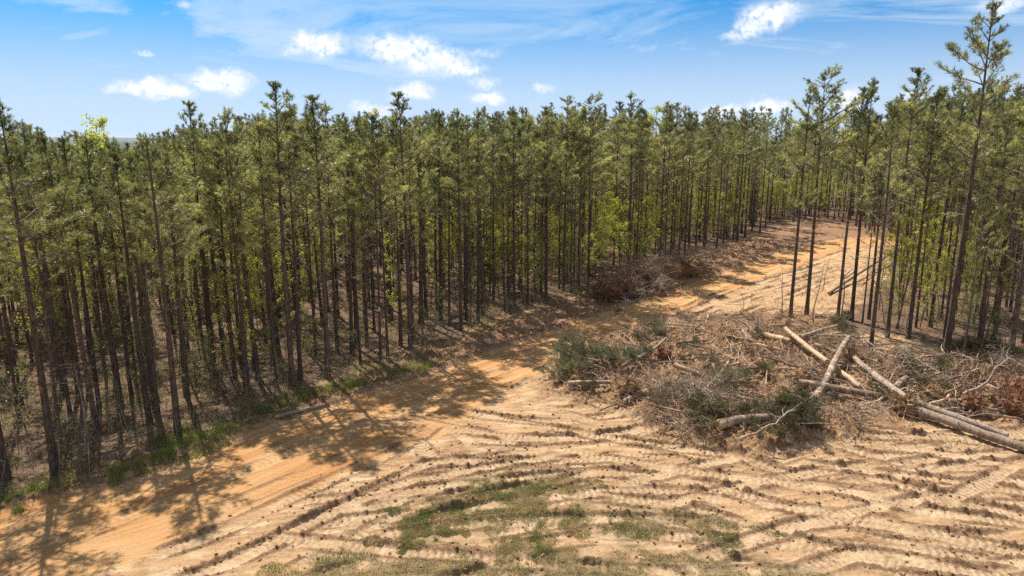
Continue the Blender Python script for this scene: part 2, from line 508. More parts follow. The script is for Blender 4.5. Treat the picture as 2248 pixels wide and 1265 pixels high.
def ground_za(x, y):
    i = np.clip(np.searchsorted(GX, x) - 1, 0, NXg - 2); j = np.clip(np.searchsorted(GY, y) - 1, 0, NYg - 2)
    fx = (x - GX[i]) / (GX[i + 1] - GX[i]); fy = (y - GY[j]) / (GY[j + 1] - GY[j])
    return Z[j, i] * (1 - fx) * (1 - fy) + Z[j, i + 1] * fx * (1 - fy) + Z[j + 1, i] * (1 - fx) * fy + Z[j + 1, i + 1] * fx * fy


# ------------------------------------------------------------------ materials
def new_mat(name):
    m = bpy.data.materials.new(name)
    m.use_nodes = True
    t = NT(m.node_tree)
    for n in list(t.n): t.n.remove(n)
    out = t.node('ShaderNodeOutputMaterial')
    return m, t, out


def principled(t, out, color, rough=.9, spec=.3, normal=None):
    b = t.node('ShaderNodeBsdfPrincipled')
    t.set(b.inputs['Base Color'], color if isinstance(color, bpy.types.NodeSocket) else (*color, 1))
    t.set(b.inputs['Roughness'], rough)
    t.set(b.inputs['Specular IOR Level'], spec)
    if normal is not None: t.l.new(normal, b.inputs['Normal'])
    t.l.new(b.outputs[0], out.inputs[0])
    return b


def bump(t, h, strength=.5, dist=.05):
    b = t.node('ShaderNodeBump')
    b.inputs['Strength'].default_value = strength; b.inputs['Distance'].default_value = dist
    t.l.new(h, b.inputs['Height'])
    return b.outputs[0]


def ground_mat():
    m, t, out = new_mat("earth")
    geo = t.node('ShaderNodeNewGeometry'); P = geo.outputs['Position']
    road, pack, clod, forest_ = [t.attr(n) for n in ('road', 'packed', 'clod', 'forest')]
    green, slash, far = [t.attr(n) for n in ('green', 'slash', 'far')]
    n1 = t.noise(P, 0.35, 5, .6); n2 = t.noise(P, 1.9, 6, .65); n3 = t.noise(P, 9, 5, .7); n4 = t.noise(P, 38, 3, .7)
    soil = t.mix(t.ramp(n2, .3, .7), (.34, .20, .10), (.53, .355, .20))
    soil = t.mix(t.ramp(n1, .4, .62), soil, (.50, .31, .165))
    # bleached dried crust in streaks
    mpn = t.node('ShaderNodeMapping'); t.l.new(P, mpn.inputs['Vector']); mpn.inputs['Rotation'].default_value = (0, 0, R(-12)); mpn.inputs['Scale'].default_value = (.5, 1.6, 1)
    st = t.noise(mpn.outputs[0], 1.6, 5, .65)
    soil = t.mix(t.math('MULTIPLY', t.ramp(st, .5, .66), .75), soil, (.65, .49, .315))
    soil = t.mix(t.math('MULTIPLY', t.ramp(pack, .1, .9), .75), soil, t.mix(t.ramp(n2, .35, .7), (.52, .37, .225), (.66, .495, .315)))
    rd = t.mix(t.ramp(n2, .35, .68), (.45, .215, .075), (.56, .32, .135))
    cmb = t.node('ShaderNodeCombineXYZ'); t.l.new(t.math('MULTIPLY', t.attr('across'), 2.2), cmb.inputs[0])
    sp_ = t.node('ShaderNodeSeparateXYZ'); t.l.new(P, sp_.inputs[0]); t.l.new(t.math('MULTIPLY', sp_.outputs[1], .10), cmb.inputs[1])
    stk = t.noise(cmb.outputs[0], 1.0, 7, .7, .3)
    rd = t.mix(t.ramp(stk, .38, .62), (.43, .20, .075), (.60, .36, .165))
    rd = t.mix(t.ramp(n2, .3, .7, 0, .5), rd, (.52, .275, .105))
    rd = t.mix(t.math('MULTIPLY', t.ramp(pack, .2, .9), .3), rd, (.66, .43, .22))
    rd = t.mix(t.math('MULTIPLY', t.ramp(n1, .45, .65), .4), rd, (.56, .37, .20))
    c = t.mix(road, soil, rd)
    cl = t.mix(t.ramp(n3, .35, .65), (.15, .085, .045), (.33, .205, .12))
    c = t.mix(t.math('MULTIPLY', t.ramp(clod, .05, .42), .92), c, cl)
    c = t.mix(t.math('MULTIPLY', t.math('MULTIPLY', t.attr('lug'), t.ramp(n3, .2, .5)), .8), c, (.26, .155, .09))  # tread grooves darkened in colour, standing in for shade in the cracks
    sl = t.mix(t.ramp(n3, .35, .65), (.15, .075, .04), (.42, .27, .155))
    sl = t.mix(t.ramp(n2, .5, .7), sl, (.36, .19, .09))
    c = t.mix(t.math('MULTIPLY', slash, .8), c, sl)
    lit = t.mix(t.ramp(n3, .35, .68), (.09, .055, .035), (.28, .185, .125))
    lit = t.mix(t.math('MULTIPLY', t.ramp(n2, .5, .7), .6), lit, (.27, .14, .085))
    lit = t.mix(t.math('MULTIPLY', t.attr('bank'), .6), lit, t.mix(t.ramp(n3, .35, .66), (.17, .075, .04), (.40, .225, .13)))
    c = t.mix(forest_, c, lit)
    gr = t.mix(t.ramp(n3, .3, .7), (.15, .12, .055), (.28, .215, .12))
    c = t.mix(t.math('MULTIPLY', green, t.ramp(n3, .3, .6, .2, .75)), c, gr)
    c = t.mix(far, c, t.mix(t.ramp(t.noise(P, .02, 6, .7), .35, .65), (.03, .045, .016), (.06, .08, .025)))
    spk = t.math('MULTIPLY', t.ramp(n4, .30, .42, .72, 1.0), t.ramp(t.noise(P, 13, 4, .75), .30, .44, .68, 1.0))
    c = t.mix(1.0, c, spk, 'MULTIPLY')
    h = t.math('ADD', t.math('MULTIPLY', n3, .6), t.math('MULTIPLY', n4, .35))
    principled(t, out, c, .95, .12, bump(t, h, 1.0, .10))
    return m


def bark_mat(name, dark, light, patch=None):
    m, t, out = new_mat(name)
    tc = t.node('ShaderNodeTexCoord')
    mp = t.node('ShaderNodeMapping'); t.l.new(tc.outputs['Object'], mp.inputs['Vector']); mp.inputs['Scale'].default_value = (1, 1, .25)
    n = t.noise(mp.outputs[0], 14, 5, .7, .4); n2 = t.noise(tc.outputs['Object'], 1.7, 4, .6)
    oi = t.node('ShaderNodeObjectInfo')
    c = t.mix(t.ramp(n, .35, .68), dark, light)
    c = t.mix(t.math('MULTIPLY', t.ramp(n2, .4, .7), .5), c, tuple(.5 * (a + b) * 1.15 for a, b in zip(dark, light)))
    if patch:
        c = t.mix(t.ramp(t.noise(mp.outputs[0], 3.2, 4, .6), .52, .6, 0, .9), c, patch)
    c = t.mix(1.0, c, t.ramp(oi.outputs['Random'], 0, 1, .75, 1.25, 'LINEAR'), 'MULTIPLY')
    principled(t, out, c, .9, .2, bump(t, n, .8, .03))
    return m


def leaf_mat(name, c_a, c_b, transl, rough=.5, spec=.4, trans_mul=(1.15, 1.25, .7), objvar=.25):
    m, t, out = new_mat(name)
    v = t.attr('v')
    oi = t.node('ShaderNodeObjectInfo')
    c = t.mix(v, c_a, c_b)
    c = t.mix(1.0, c, t.ramp(oi.outputs['Random'], 0, 1, 1 - objvar, 1 + objvar, 'LINEAR'), 'MULTIPLY')
    b = t.node('ShaderNodeBsdfPrincipled')
    t.l.new(c, b.inputs['Base Color']); b.inputs['Roughness'].default_value = rough; b.inputs['Specular IOR Level'].default_value = spec
    tr = t.node('ShaderNodeBsdfTranslucent')
    t.l.new(t.mix(1.0, c, trans_mul, 'MULTIPLY'), tr.inputs[0])
    mx = t.node('ShaderNodeMixShader'); mx.inputs[0].default_value = transl
    t.l.new(b.outputs[0], mx.inputs[1]); t.l.new(tr.outputs[0], mx.inputs[2]); t.l.new(mx.outputs[0], out.inputs[0])
    return m


M_EARTH = ground_mat()
M_BARK = bark_mat("pine_bark", (.045, .033, .026), (.18, .13, .10))
M_LIMB = bark_mat("limb_bark", (.09, .07, .06), (.22, .18, .155))
M_LOG = bark_mat("log_bark", (.13, .085, .06), (.42, .31, .235), (.55, .41, .28))
M_LOGG = bark_mat("weathered_log", (.16, .12, .09), (.47, .37, .285), (.26, .17, .11))
M_PEEL = bark_mat("peeled_wood", (.36, .235, .14), (.62, .47, .32))
M_WOOD = bark_mat("split_wood", (.42, .24, .10), (.62, .42, .22))
M_ROOT = bark_mat("root_wood", (.14, .085, .05), (.36, .23, .14))
M_ROOTR = bark_mat("red_root_wood", (.13, .06, .035), (.34, .165, .085))
M_TWIG = bark_mat("grey_twig", (.19, .14, .10), (.52, .42, .33))
M_TWIGD = bark_mat("brown_twig", (.09, .06, .04), (.28, .20, .14))
M_NEEDLE = leaf_mat("pine_needles", (.115, .13, .05), (.54, .545, .28), .44, .42, .5, (1.2, 1.15, .55), .35)
M_BOUGH = leaf_mat("felled_needles", (.10, .105, .05), (.31, .30, .18), .25, .5, .35)
M_BOUGHD = leaf_mat("dark_felled_needles", (.055, .055, .02), (.20, .185, .08), .25, .5, .35)
M_LEAF = leaf_mat("spring_leaves", (.26, .28, .06), (.62, .58, .12), .55, .5, .3, (1.15, 1.2, .55))
M_LEAFG = leaf_mat("young_leaves", (.17, .20, .07), (.42, .42, .16), .5, .5, .3, (1.15, 1.2, .55))
M_GRASS = leaf_mat("grass", (.36, .28, .17), (.19, .20, .085), .35, .6, .2)
M_GRASSG = leaf_mat("green_grass", (.24, .19, .10), (.15, .20, .05), .45, .6, .2)
M_STRAW = leaf_mat("litter", (.12, .07, .04), (.44, .31, .21), .1, .8, .1)
M_CLOD = leaf_mat("clod_earth", (.22, .125, .065), (.42, .27, .145), 0.0, .95, .1)


# ------------------------------------------------------------------ mesh builder
class MB:
    def __init__(s):
        s.v = []; s.f = []; s.k = []; s.mi = []; s.val = []; s.n = 0

    def add(s, verts, faces, val=0.5, mi=0):
        verts = np.asarray(verts, np.float32); faces = np.asarray(faces, np.int64)
        s.v.append(verts); s.f.append((faces + s.n)); s.mi.append(np.full(len(faces), mi, np.int32))
        s.val.append(np.broadcast_to(np.asarray(val, np.float32), (len(verts),)).copy())
        s.n += len(verts)

    def tube(s, pts, rad, sides=5, val=.5, mi=0, cap=False, rough=0.0):
        P = np.asarray(pts, float); r = np.asarray(rad, float); n = len(P)
        T = np.gradient(P, axis=0); T /= np.linalg.norm(T, axis=1)[:, None] + 1e-12
        ref = np.array([0, 0, 1.0]) if abs(T[0, 2]) < .9 else np.array([1.0, 0, 0])
        A = np.cross(T, ref); A /= np.linalg.norm(A, axis=1)[:, None] + 1e-12
        B = np.cross(T, A)
        a = np.arange(sides) * 2 * np.pi / sides
        rr = r[:, None] * (1 + (rng.uniform(-rough, rough, (n, sides)) if rough else 0))
        ring = P[:, None, :] + rr[..., None] * (np.cos(a)[None, :, None] * A[:, None, :] + np.sin(a)[None, :, None] * B[:, None, :])
        i = np.arange(n - 1)[:, None] * sides; j = np.arange(sides)[None, :]; j2 = (j + 1) % sides
        q = np.stack([i + j, i + j2, i + sides + j2, i + sides + j], -1).reshape(-1, 4)
        s.add(ring.reshape(-1, 3), q, val, mi)
        if cap:
            for e, c in ((0, P[0]), (n - 1, P[-1])):
                vs = np.vstack([ring[e], c[None]])
                fs = np.array([[k, (k + 1) % sides, sides] if e else [(k + 1) % sides, k, sides] for k in range(sides)])
                s.add(vs, np.hstack([fs, fs[:, :1]])[:, :3] if False else fs, val, mi)

    def mesh(s, name, mats, smooth=True):
        me = bpy.data.meshes.new(name)
        V = np.concatenate(s.v); me.vertices.add(len(V)); me.vertices.foreach_set('co', V.ravel())
        sizes = np.concatenate([np.full(len(f), f.shape[1], np.int32) for f in s.f])
        loops = np.concatenate([f.ravel() for f in s.f]).astype(np.int32)
        me.loops.add(len(loops)); me.loops.foreach_set('vertex_index', loops)
        me.polygons.add(len(sizes)); starts = np.zeros(len(sizes), np.int32); starts[1:] = np.cumsum(sizes)[:-1]
        me.polygons.foreach_set('loop_start', starts); me.polygons.foreach_set('loop_total', sizes)
        me.polygons.foreach_set('material_index', np.concatenate(s.mi))
        me.polygons.foreach_set('use_smooth', np.full(len(sizes), smooth))
        at = me.attributes.new('v', 'FLOAT', 'POINT'); at.data.foreach_set('value', np.concatenate(s.val))
        for m in (mats if isinstance(mats, (list, tuple)) else [mats]): me.materials.append(m)
        me.update(calc_edges=True)
        return me

    def obj(s, name, mats, parent=None, smooth=True):
        o = bpy.data.objects.new(name, s.mesh(name, mats, smooth))
        COL.objects.link(o)
        if parent is not None: o.parent = parent
        return o


def tag(o, label=None, cat=None, group=None, kind=None):
    if label: o['label'] = label
    if cat: o['category'] = cat
    if group: o['group'] = group
    if kind: o['kind'] = kind
    return o


def empty(name, loc=(0, 0, 0), rz=0.0):
    o = bpy.data.objects.new(name, None); COL.objects.link(o)
    o.location = loc; o.rotation_euler = (0, 0, rz); o.empty_display_size = .3
    return o


def place(name, mesh, parent=None, loc=(0, 0, 0), rot=(0, 0, 0), scale=(1, 1, 1)):
    o = bpy.data.objects.new(name, mesh); COL.objects.link(o)
    o.parent = parent; o.location = loc; o.rotation_euler = rot; o.scale = scale
    return o


# ------------------------------------------------------------------ ground sheet (road faces become the road object)
idx = np.arange(NXg * NYg).reshape(NYg, NXg)
quads = np.stack([idx[:-1, :-1], idx[:-1, 1:], idx[1:, 1:], idx[1:, :-1]], -1).reshape(-1, 4)
fr = .25 * (m_road[:-1, :-1] + m_road[:-1, 1:] + m_road[1:, 1:] + m_road[1:, :-1]).ravel() > .5
co = np.stack([XX, YY, Z], -1).reshape(-1, 3).astype(np.float32)
A_far = sstep(130, 260, np.hypot(XX, YY))
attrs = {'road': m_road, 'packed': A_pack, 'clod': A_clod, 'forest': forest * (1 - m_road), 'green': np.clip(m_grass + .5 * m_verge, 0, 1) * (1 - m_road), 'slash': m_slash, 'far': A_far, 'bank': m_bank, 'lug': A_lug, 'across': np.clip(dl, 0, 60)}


def sheet(name, faces):
    used = np.zeros(len(co), bool); used[faces.ravel()] = True
    remap = np.cumsum(used) - 1
    V = co[used]; F = remap[faces].astype(np.int32)
    me = bpy.data.meshes.new(name)
    me.vertices.add(len(V)); me.vertices.foreach_set('co', V.ravel())
    me.loops.add(F.size); me.loops.foreach_set('vertex_index', F.ravel())
    me.polygons.add(len(F)); me.polygons.foreach_set('loop_start', np.arange(len(F), dtype=np.int32) * 4); me.polygons.foreach_set('loop_total', np.full(len(F), 4, np.int32))
    me.polygons.foreach_set('use_smooth', np.ones(len(F), bool))
    for k, a in attrs.items():
        at = me.attributes.new(k, 'FLOAT', 'POINT'); at.data.foreach_set('value', a.ravel()[used].astype(np.float32))
    me.materials.append(M_EARTH); me.update(calc_edges=True)
    o = bpy.data.objects.new(name, me); COL.objects.link(o)
    o['kind'] = 'structure'
    return o


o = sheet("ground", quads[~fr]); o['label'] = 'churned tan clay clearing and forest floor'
o = sheet("dirt_road", quads[fr]); o['label'] = 'orange sandy dirt road curving up into the pines'


# distant ridge
def ridge_mesh():
    mb = MB()
    n = 160
    xs = np.linspace(-7000, 7000, n)
    rows = []
    for d, hh in ((4200, 0), (4600, .55), (5200, 1), (6200, .8), (6900, 0)):
        rows.append(np.stack([xs, np.full(n, d) + 150 * perlin(xs / 900, xs * 0 + d, 3), hh * (23 + 5 * fbm(xs / 1500, xs * 0 + 7.3, 1, 4, 8) - 8 * sstep(-3000, 500, xs)) - 3], -1))
    V = np.concatenate(rows); f = []
    for r in range(4):
        i = np.arange(n - 1) + r * n
        f.append(np.stack([i, i + 1, i + 1 + n, i + n], -1))
    mb.add(V, np.concatenate(f)); return mb


mh, t, out = new_mat("far_woods")
g = t.node('ShaderNodeNewGeometry')
principled(t, out, t.mix(t.ramp(t.noise(g.outputs['Position'], .01, 6, .7), .35, .65), (.035, .055, .03), (.09, .10, .06)), .95, .1)
o = ridge_mesh().obj("hills", mh); o['kind'] = 'structure'


# ------------------------------------------------------------------ pines
def unit(v): return v / (np.linalg.norm(v) + 1e-12)


def tufts(mb, pos, axis, nn, length, width, val, spread=(.15, 1.1)):
    """needle tufts: pos Nx3, axis Nx3 -> nn thin triangles each"""
    N = len(pos)
    if N == 0: return
    pos = np.repeat(pos, nn, 0); ax = np.repeat(axis, nn, 0); M = N * nn
    ref = np.where(np.abs(ax[:, 2:3]) < .8, np.array([[0, 0, 1.0]]), np.array([[1.0, 0, 0]]))
    a = np.cross(ax, ref); a /= np.linalg.norm(a, axis=1)[:, None] + 1e-9
    b = np.cross(ax, a)
    ph = rng.uniform(0, 2 * np.pi, M)[:, None]; th = rng.uniform(spread[0], spread[1], M)[:, None]
    d = np.cos(th) * ax + np.sin(th) * (np.cos(ph) * a + np.sin(ph) * b)
    L = np.repeat(length, nn)[:, None] * rng.uniform(.75, 1.2, M)[:, None] if np.ndim(length) else length * rng.uniform(.75, 1.2, M)[:, None]
    side = np.cross(d, rng.normal(size=(M, 3))); side /= np.linalg.norm(side, axis=1)[:, None] + 1e-9
    st = pos + ax * rng.uniform(-.06, .05, M)[:, None]
    W = width * rng.uniform(.7, 1.3, M)[:, None]
    V = np.stack([st - side * W * .5, st + side * W * .5, st + d * L + np.array([0, 0, -.02])], 1).reshape(-1, 3)
    F = np.arange(M * 3).reshape(M, 3)
    vv = np.repeat(np.clip(np.repeat(val, nn) + rng.uniform(-.2, .2, M), 0, 1), 3)
    mb.add(V, F, vv)


def branch(limb, tp, base, az, elev, L, r0, foliate=1.0, tl=.17, dens=1.0, side0=.28):
    """curved limb with side twigs; appends tuft positions to tp"""
    n = 6
    d = np.array([math.cos(az) * math.cos(elev), math.sin(az) * math.cos(elev), math.sin(elev)])
    P = [np.array(base, float)]; D = d.copy()
    for k in range(n - 1):
        D = unit(D + np.array([0, 0, .10]) + rng.normal(size=3) * .09)
        P.append(P[-1] + D * L / (n - 1))
    P = np.array(P)
    limb.tube(P, np.linspace(r0, .006, n), 3)
    if foliate <= 0: return P
    nt = max(3, int(L * 6.6 * dens))
    for k in range(nt):
        s = side0 + (1 - side0) * (k + rng.uniform(0, .8)) / nt
        q = min(s, .999) * (n - 1); i = int(q); p = P[i] + (P[i + 1] - P[i]) * (q - i)
        T = unit(P[i + 1] - P[i]); lat = unit(np.cross(T, [0, 0, 1])) * (1 if k % 2 else -1)
        td = unit(T * rng.uniform(.6, 1.1) + lat * rng.uniform(.5, 1.0) + np.array([0, 0, rng.uniform(-.15, .3)]))
        l = (.16 + .38 * L * .5 * (1.15 - s)) * rng.uniform(.7, 1.2)
        e = p + td * l
        limb.tube([p, p + td * l * .5, e], [.006, .005, .003], 3)
        m = 1 + int(l / .17)
        for j in range(m):
            if rng.uniform() > foliate: continue
            u = 1 - j * .17 / max(l, .17)
            pos = p + td * l * u + rng.normal(size=3) * .02
            ax = unit(td + np.array([0, 0, .35 + .7 * max(0, elev - .5)]) + rng.normal(size=3) * .25)
            tp.append((pos, ax, tl))
            if rng.uniform() < .22:
                tp.append((pos + rng.normal(size=3) * .07, unit(ax + rng.normal(size=3) * .5), tl))
    tp.append((P[-1], unit(D + np.array([0, 0, .4])), tl * 1.1))
    return P


PH_ = 14.0


def make_pine(kind):
    crown = MB(); limb = MB(); tr = MB()
    zb = [7.4, 8.0, 6.8, 8.8, 7.6, 6.2, 8.3, 7.0, 9.4, 7.2, 5.8, 8.6][kind % 12] + rng.uniform(-.3, .3)
    asym = rng.uniform(0, 6.28); asa = rng.uniform(0, .45)
    sway = rng.normal(size=2) * .10
    nz = 15
    zs = np.linspace(0, PH_, nz)
    tx = sway[0] * np.sin(zs / PH_ * 3.0 + kind) * (zs / PH_) * 1.5; ty = sway[1] * np.sin(zs / PH_ * 2.4 + 2 * kind) * (zs / PH_) * 1.5
    rad = .125 * (1 - zs / PH_) ** .85 + .008; rad[0] *= 1.3
    zs2 = zs.copy(); zs2[0] = -.25
    tr.tube(np.stack([tx, ty, zs2], 1), rad, 9, rough=.05)
    def tpos(z): return np.array([np.interp(z, zs, tx), np.interp(z, zs, ty), z])
    tp = []
    z = zb; lmax = rng.uniform(1.8, 2.9); a0 = rng.uniform(0, 6.28)
    while z < PH_ - .25:
        t = (PH_ - z) / (PH_ - zb)
        L = 1.08 * lmax * (t ** .78) * (1 - .35 * max(0, (t - .72) / .28)) * rng.uniform(.7, 1.15)
        nb = 3 if (t > .8 or t < .3) else (4 if rng.uniform() < .7 else 5)
        a0 += rng.uniform(.4, 1.2)
        for b in range(nb):
            az_b = a0 + b * 6.283 / nb + rng.normal() * .25
            Lb = max(.22, L * rng.uniform(.55, 1.15) * (1 + asa * math.cos(az_b - asym)))
            el_ = R(62) * (1 - t) ** 1.3 + R(20) * t + rng.normal() * .14
            fol = .95 if t < .75 else .6
            branch(limb, tp, tpos(z + rng.uniform(-.08, .08)), az_b, el_, Lb, .012 + .013 * Lb,
                   fol, .20, 1.0 if t > .3 else .85, .42 if t > .3 else .5)
        z += rng.uniform(.5, .85) * (.75 + .35 * t)
    # leader
    for k in range(9):
        zz = PH_ - .02 - k * .09 - (.15 if k > 5 else 0)
        tp.append((tpos(zz), unit(np.array([0, 0, 1.0]) + rng.normal(size=3) * .35), .15))
    # dead whorls below the crown
    z = rng.uniform(2.2, 3.2)
    while z < zb:
        for b in range(rng.integers(1, 4)):
            L = rng.uniform(.35, 1.4) * (.5 + .5 * z / zb)
            P = branch(limb, tp, tpos(z), rng.uniform(0, 6.28), rng.uniform(-.15, .5), L, .012, 0)
            for q in range(rng.integers(0, 4)):
                i = rng.integers(1, 5); e = P[i] + unit(rng.normal(size=3)) * rng.uniform(.12, .4)
                limb.tube([P[i], e], [.006, .003], 3)
            if z > zb - 1.6 and rng.uniform() < .4:
                tp.append((P[-1], unit(P[-1] - P[-2]), .15)); tp.append((P[-2], unit(P[-1] - P[-2] + rng.normal(size=3) * .3), .15))
        z += rng.uniform(.25, .6)
    pos = np.array([p[0] for p in tp]); ax = np.array([p[1] for p in tp]); ln = np.array([p[2] for p in tp])
    topm = (pos[:, 2] > zb + .66 * (PH_ - zb)) | (rng.uniform(size=len(pos)) < .12)
    pos = np.concatenate([pos, pos[topm] + rng.normal(size=(topm.sum(), 3)) * .035]); ax = np.concatenate([ax, ax[topm]]); ln = np.concatenate([ln, ln[topm]])
    cl = fbm(pos[:, 0] + pos[:, 2] * .4 + 9 * kind, pos[:, 1] + pos[:, 2], .9, 3, 7)
    topf = np.clip((pos[:, 2] - (zb + .62 * (PH_ - zb))) / 1.5, 0, 1)
    tufts(crown, pos, ax, 12, ln * (1 - .2 * topf), .0180, np.clip(.55 - .45 * topf + cl * .7 + rng.normal(size=len(pos)) * .15, 0, 1))  # top tufts coloured dark as if backlit, lower ones lighter as if sunlit
    return tr, limb, crown


NP = 12
PINES = []; PROTO = bpy.data.collections.new("stand_sources")
for k in range(NP):
    tr, lb, cr = make_pine(k)
    PINES.append((tr.mesh("pine_trunk", M_BARK), lb.mesh("pine_limbs", M_LIMB), cr.mesh("pine_needles", M_NEEDLE, False)))
    j = MB()
    for src, mi in ((tr, 0), (lb, 1), (cr, 2)):
        off = 0
        base = j.n
        for v_, f_, a_, _ in zip(src.v, src.f, src.val, src.mi):
            j.v.append(v_); j.f.append(f_ + base); j.val.append(a_); j.mi.append(np.full(len(f_), mi, np.int32)); j.n += len(v_)
    ob = bpy.data.objects.new("stand_pine_%02d" % k, j.mesh("stand_pine", [M_BARK, M_LIMB, M_NEEDLE], False)); PROTO.objects.link(ob)


# ---------------------------------------------------------------- broadleaf saplings
def make_sapling(kind, H=5.0, nleaf=1500, lsize=.075, spread=1.1, mat=M_LEAF, conical=False):
    stem = MB(); lf = MB()
    pts = [np.array([0, 0, -.1])]; D = np.array([0, 0, 1.0]); n = 8
    for k in range(n):
        D = unit(D + rng.normal(size=3) * .10 + np.array([0, 0, .15])); pts.append(pts[-1] + D * H / n)
    pts = np.array(pts); stem.tube(pts, np.linspace(.012 + .006 * H, .006, n + 1), 5)
    tips = []
    nb = int(9 + 3 * H)
    for b in range(nb):
        u = rng.uniform(.2, 1.0); q = u * n; i = min(int(q), n - 1); p = pts[i] + (pts[i + 1] - pts[i]) * (q - i)
        az_ = rng.uniform(0, 6.28); L = spread * (1.25 - u) * rng.uniform(.6, 1.3); e_ = rng.uniform(.15, .9)
        d = np.array([math.cos(az_) * math.cos(e_), math.sin(az_) * math.cos(e_), math.sin(e_)])
        P = [p]
        for k in range(4):
            d = unit(d + rng.normal(size=3) * .18); P.append(P[-1] + d * L / 4)
        P = np.array(P); stem.tube(P, np.linspace(.012, .004, 5), 3)
        for k in range(5):
            i = rng.integers(1, 5); dd = unit(d + rng.normal(size=3) * .8); e = P[i] + dd * rng.uniform(.15, .4)
            stem.tube([P[i], e], [.005, .002], 3); tips.append((P[i], e))
    per = max(4, nleaf // len(tips))
    A = np.array([a for a, b in tips]); B = np.array([b for a, b in tips])
    A = np.repeat(A, per, 0); B = np.repeat(B, per, 0); M = len(A)
    c = A + (B - A) * rng.uniform(.1, 1.15, (M, 1)) + rng.normal(size=(M, 3)) * .06
    nrm = rng.normal(size=(M, 3)) + np.array([0, 0, 1.2]); nrm /= np.linalg.norm(nrm, axis=1)[:, None]
    u = np.cross(nrm, rng.normal(size=(M, 3))); u /= np.linalg.norm(u, axis=1)[:, None]; v = np.cross(nrm, u)
    s = lsize * rng.uniform(.6, 1.25, (M, 1))
    V = np.stack([c - u * s * .55, c + v * s * .36, c + u * s * .6, c - v * s * .36], 1).reshape(-1, 3)
    lf.add(V, np.arange(M * 4).reshape(M, 4), np.repeat(rng.uniform(0, 1, M), 4))
    return stem, lf


SAPS = []
SAPC = bpy.data.collections.new("sapling_sources")
for k, (H, nl, ls, sp, mt) in enumerate([(5.5, 1500, .07, 1.1, M_LEAF), (4.0, 800, .065, .9, M_LEAFG), (7.5, 2800, .085, 1.5, M_LEAF), (2.4, 450, .055, .65, M_LEAFG), (1.6, 300, .05, .5, M_LEAFG)]):
    st, lf = make_sapling(k, H, nl, ls, sp)
    SAPS.append((H, st.mesh("sapling_stem", M_LIMB), lf.mesh("sapling_leaves", mt, False)))
    j = MB()
    for src, mi in ((st, 0), (lf, 1)):
        base = j.n
        for v_, f_, a_ in zip(src.v, src.f, src.val):
            j.v.append(v_); j.f.append(f_ + base); j.val.append(a_); j.mi.append(np.full(len(f_), mi, np.int32)); j.n += len(v_)
    ob = bpy.data.objects.new("understory_%02d" % k, j.mesh("understory", [M_LIMB, mt], False)); SAPC.objects.link(ob)


# ---------------------------------------------------------------- scattering as one object (far stand, undergrowth)
def scatter(name, pts, coll, idxs, rots, scales, label, group=None):
    """one object: points with an instance picked per point"""
    me = bpy.data.meshes.new(name)
    P = np.asarray(pts, np.float32)
    me.vertices.add(len(P)); me.vertices.foreach_set('co', P.ravel())
    a = me.attributes.new('pick', 'INT', 'POINT'); a.data.foreach_set('value', np.asarray(idxs, np.int32))
    a = me.attributes.new('turn', 'FLOAT_VECTOR', 'POINT'); a.data.foreach_set('vector', np.asarray(rots, np.float32).ravel())
    a = me.attributes.new('size', 'FLOAT_VECTOR', 'POINT'); a.data.foreach_set('vector', np.asarray(scales, np.float32).ravel())
    o = bpy.data.objects.new(name, me); COL.objects.link(o)
    ng = bpy.data.node_groups.new(name + "_nodes", 'GeometryNodeTree')
    ng.interface.new_socket('Geometry', in_out='INPUT', socket_type='NodeSocketGeometry')
    ng.interface.new_socket('Geometry', in_out='OUTPUT', socket_type='NodeSocketGeometry')
    N = ng.nodes; L = ng.links
    gi = N.new('NodeGroupInput'); go = N.new('NodeGroupOutput')
    ci = N.new('GeometryNodeCollectionInfo'); ci.inputs['Collection'].default_value = coll
    ci.inputs['Separate Children'].default_value = True; ci.inputs['Reset Children'].default_value = True
    ip = N.new('GeometryNodeInstanceOnPoints'); ip.inputs['Pick Instance'].default_value = True
    def na(nm, dt):
        n = N.new('GeometryNodeInputNamedAttribute'); n.data_type = dt; n.inputs['Name'].default_value = nm
        return n.outputs['Attribute']
    er = N.new('FunctionNodeEulerToRotation')
    L.new(gi.outputs[0], ip.inputs['Points']); L.new(ci.outputs[0], ip.inputs['Instance'])
    L.new(na('pick', 'INT'), ip.inputs['Instance Index'])
    L.new(na('turn', 'FLOAT_VECTOR'), er.inputs[0]); L.new(er.outputs[0], ip.inputs['Rotation'])
    L.new(na('size', 'FLOAT_VECTOR'), ip.inputs['Scale']); L.new(ip.outputs[0], go.inputs[0])
    md = o.modifiers.new("scatter", 'NODES'); md.node_group = ng
    tag(o, label, None, None, 'stuff')
    return o


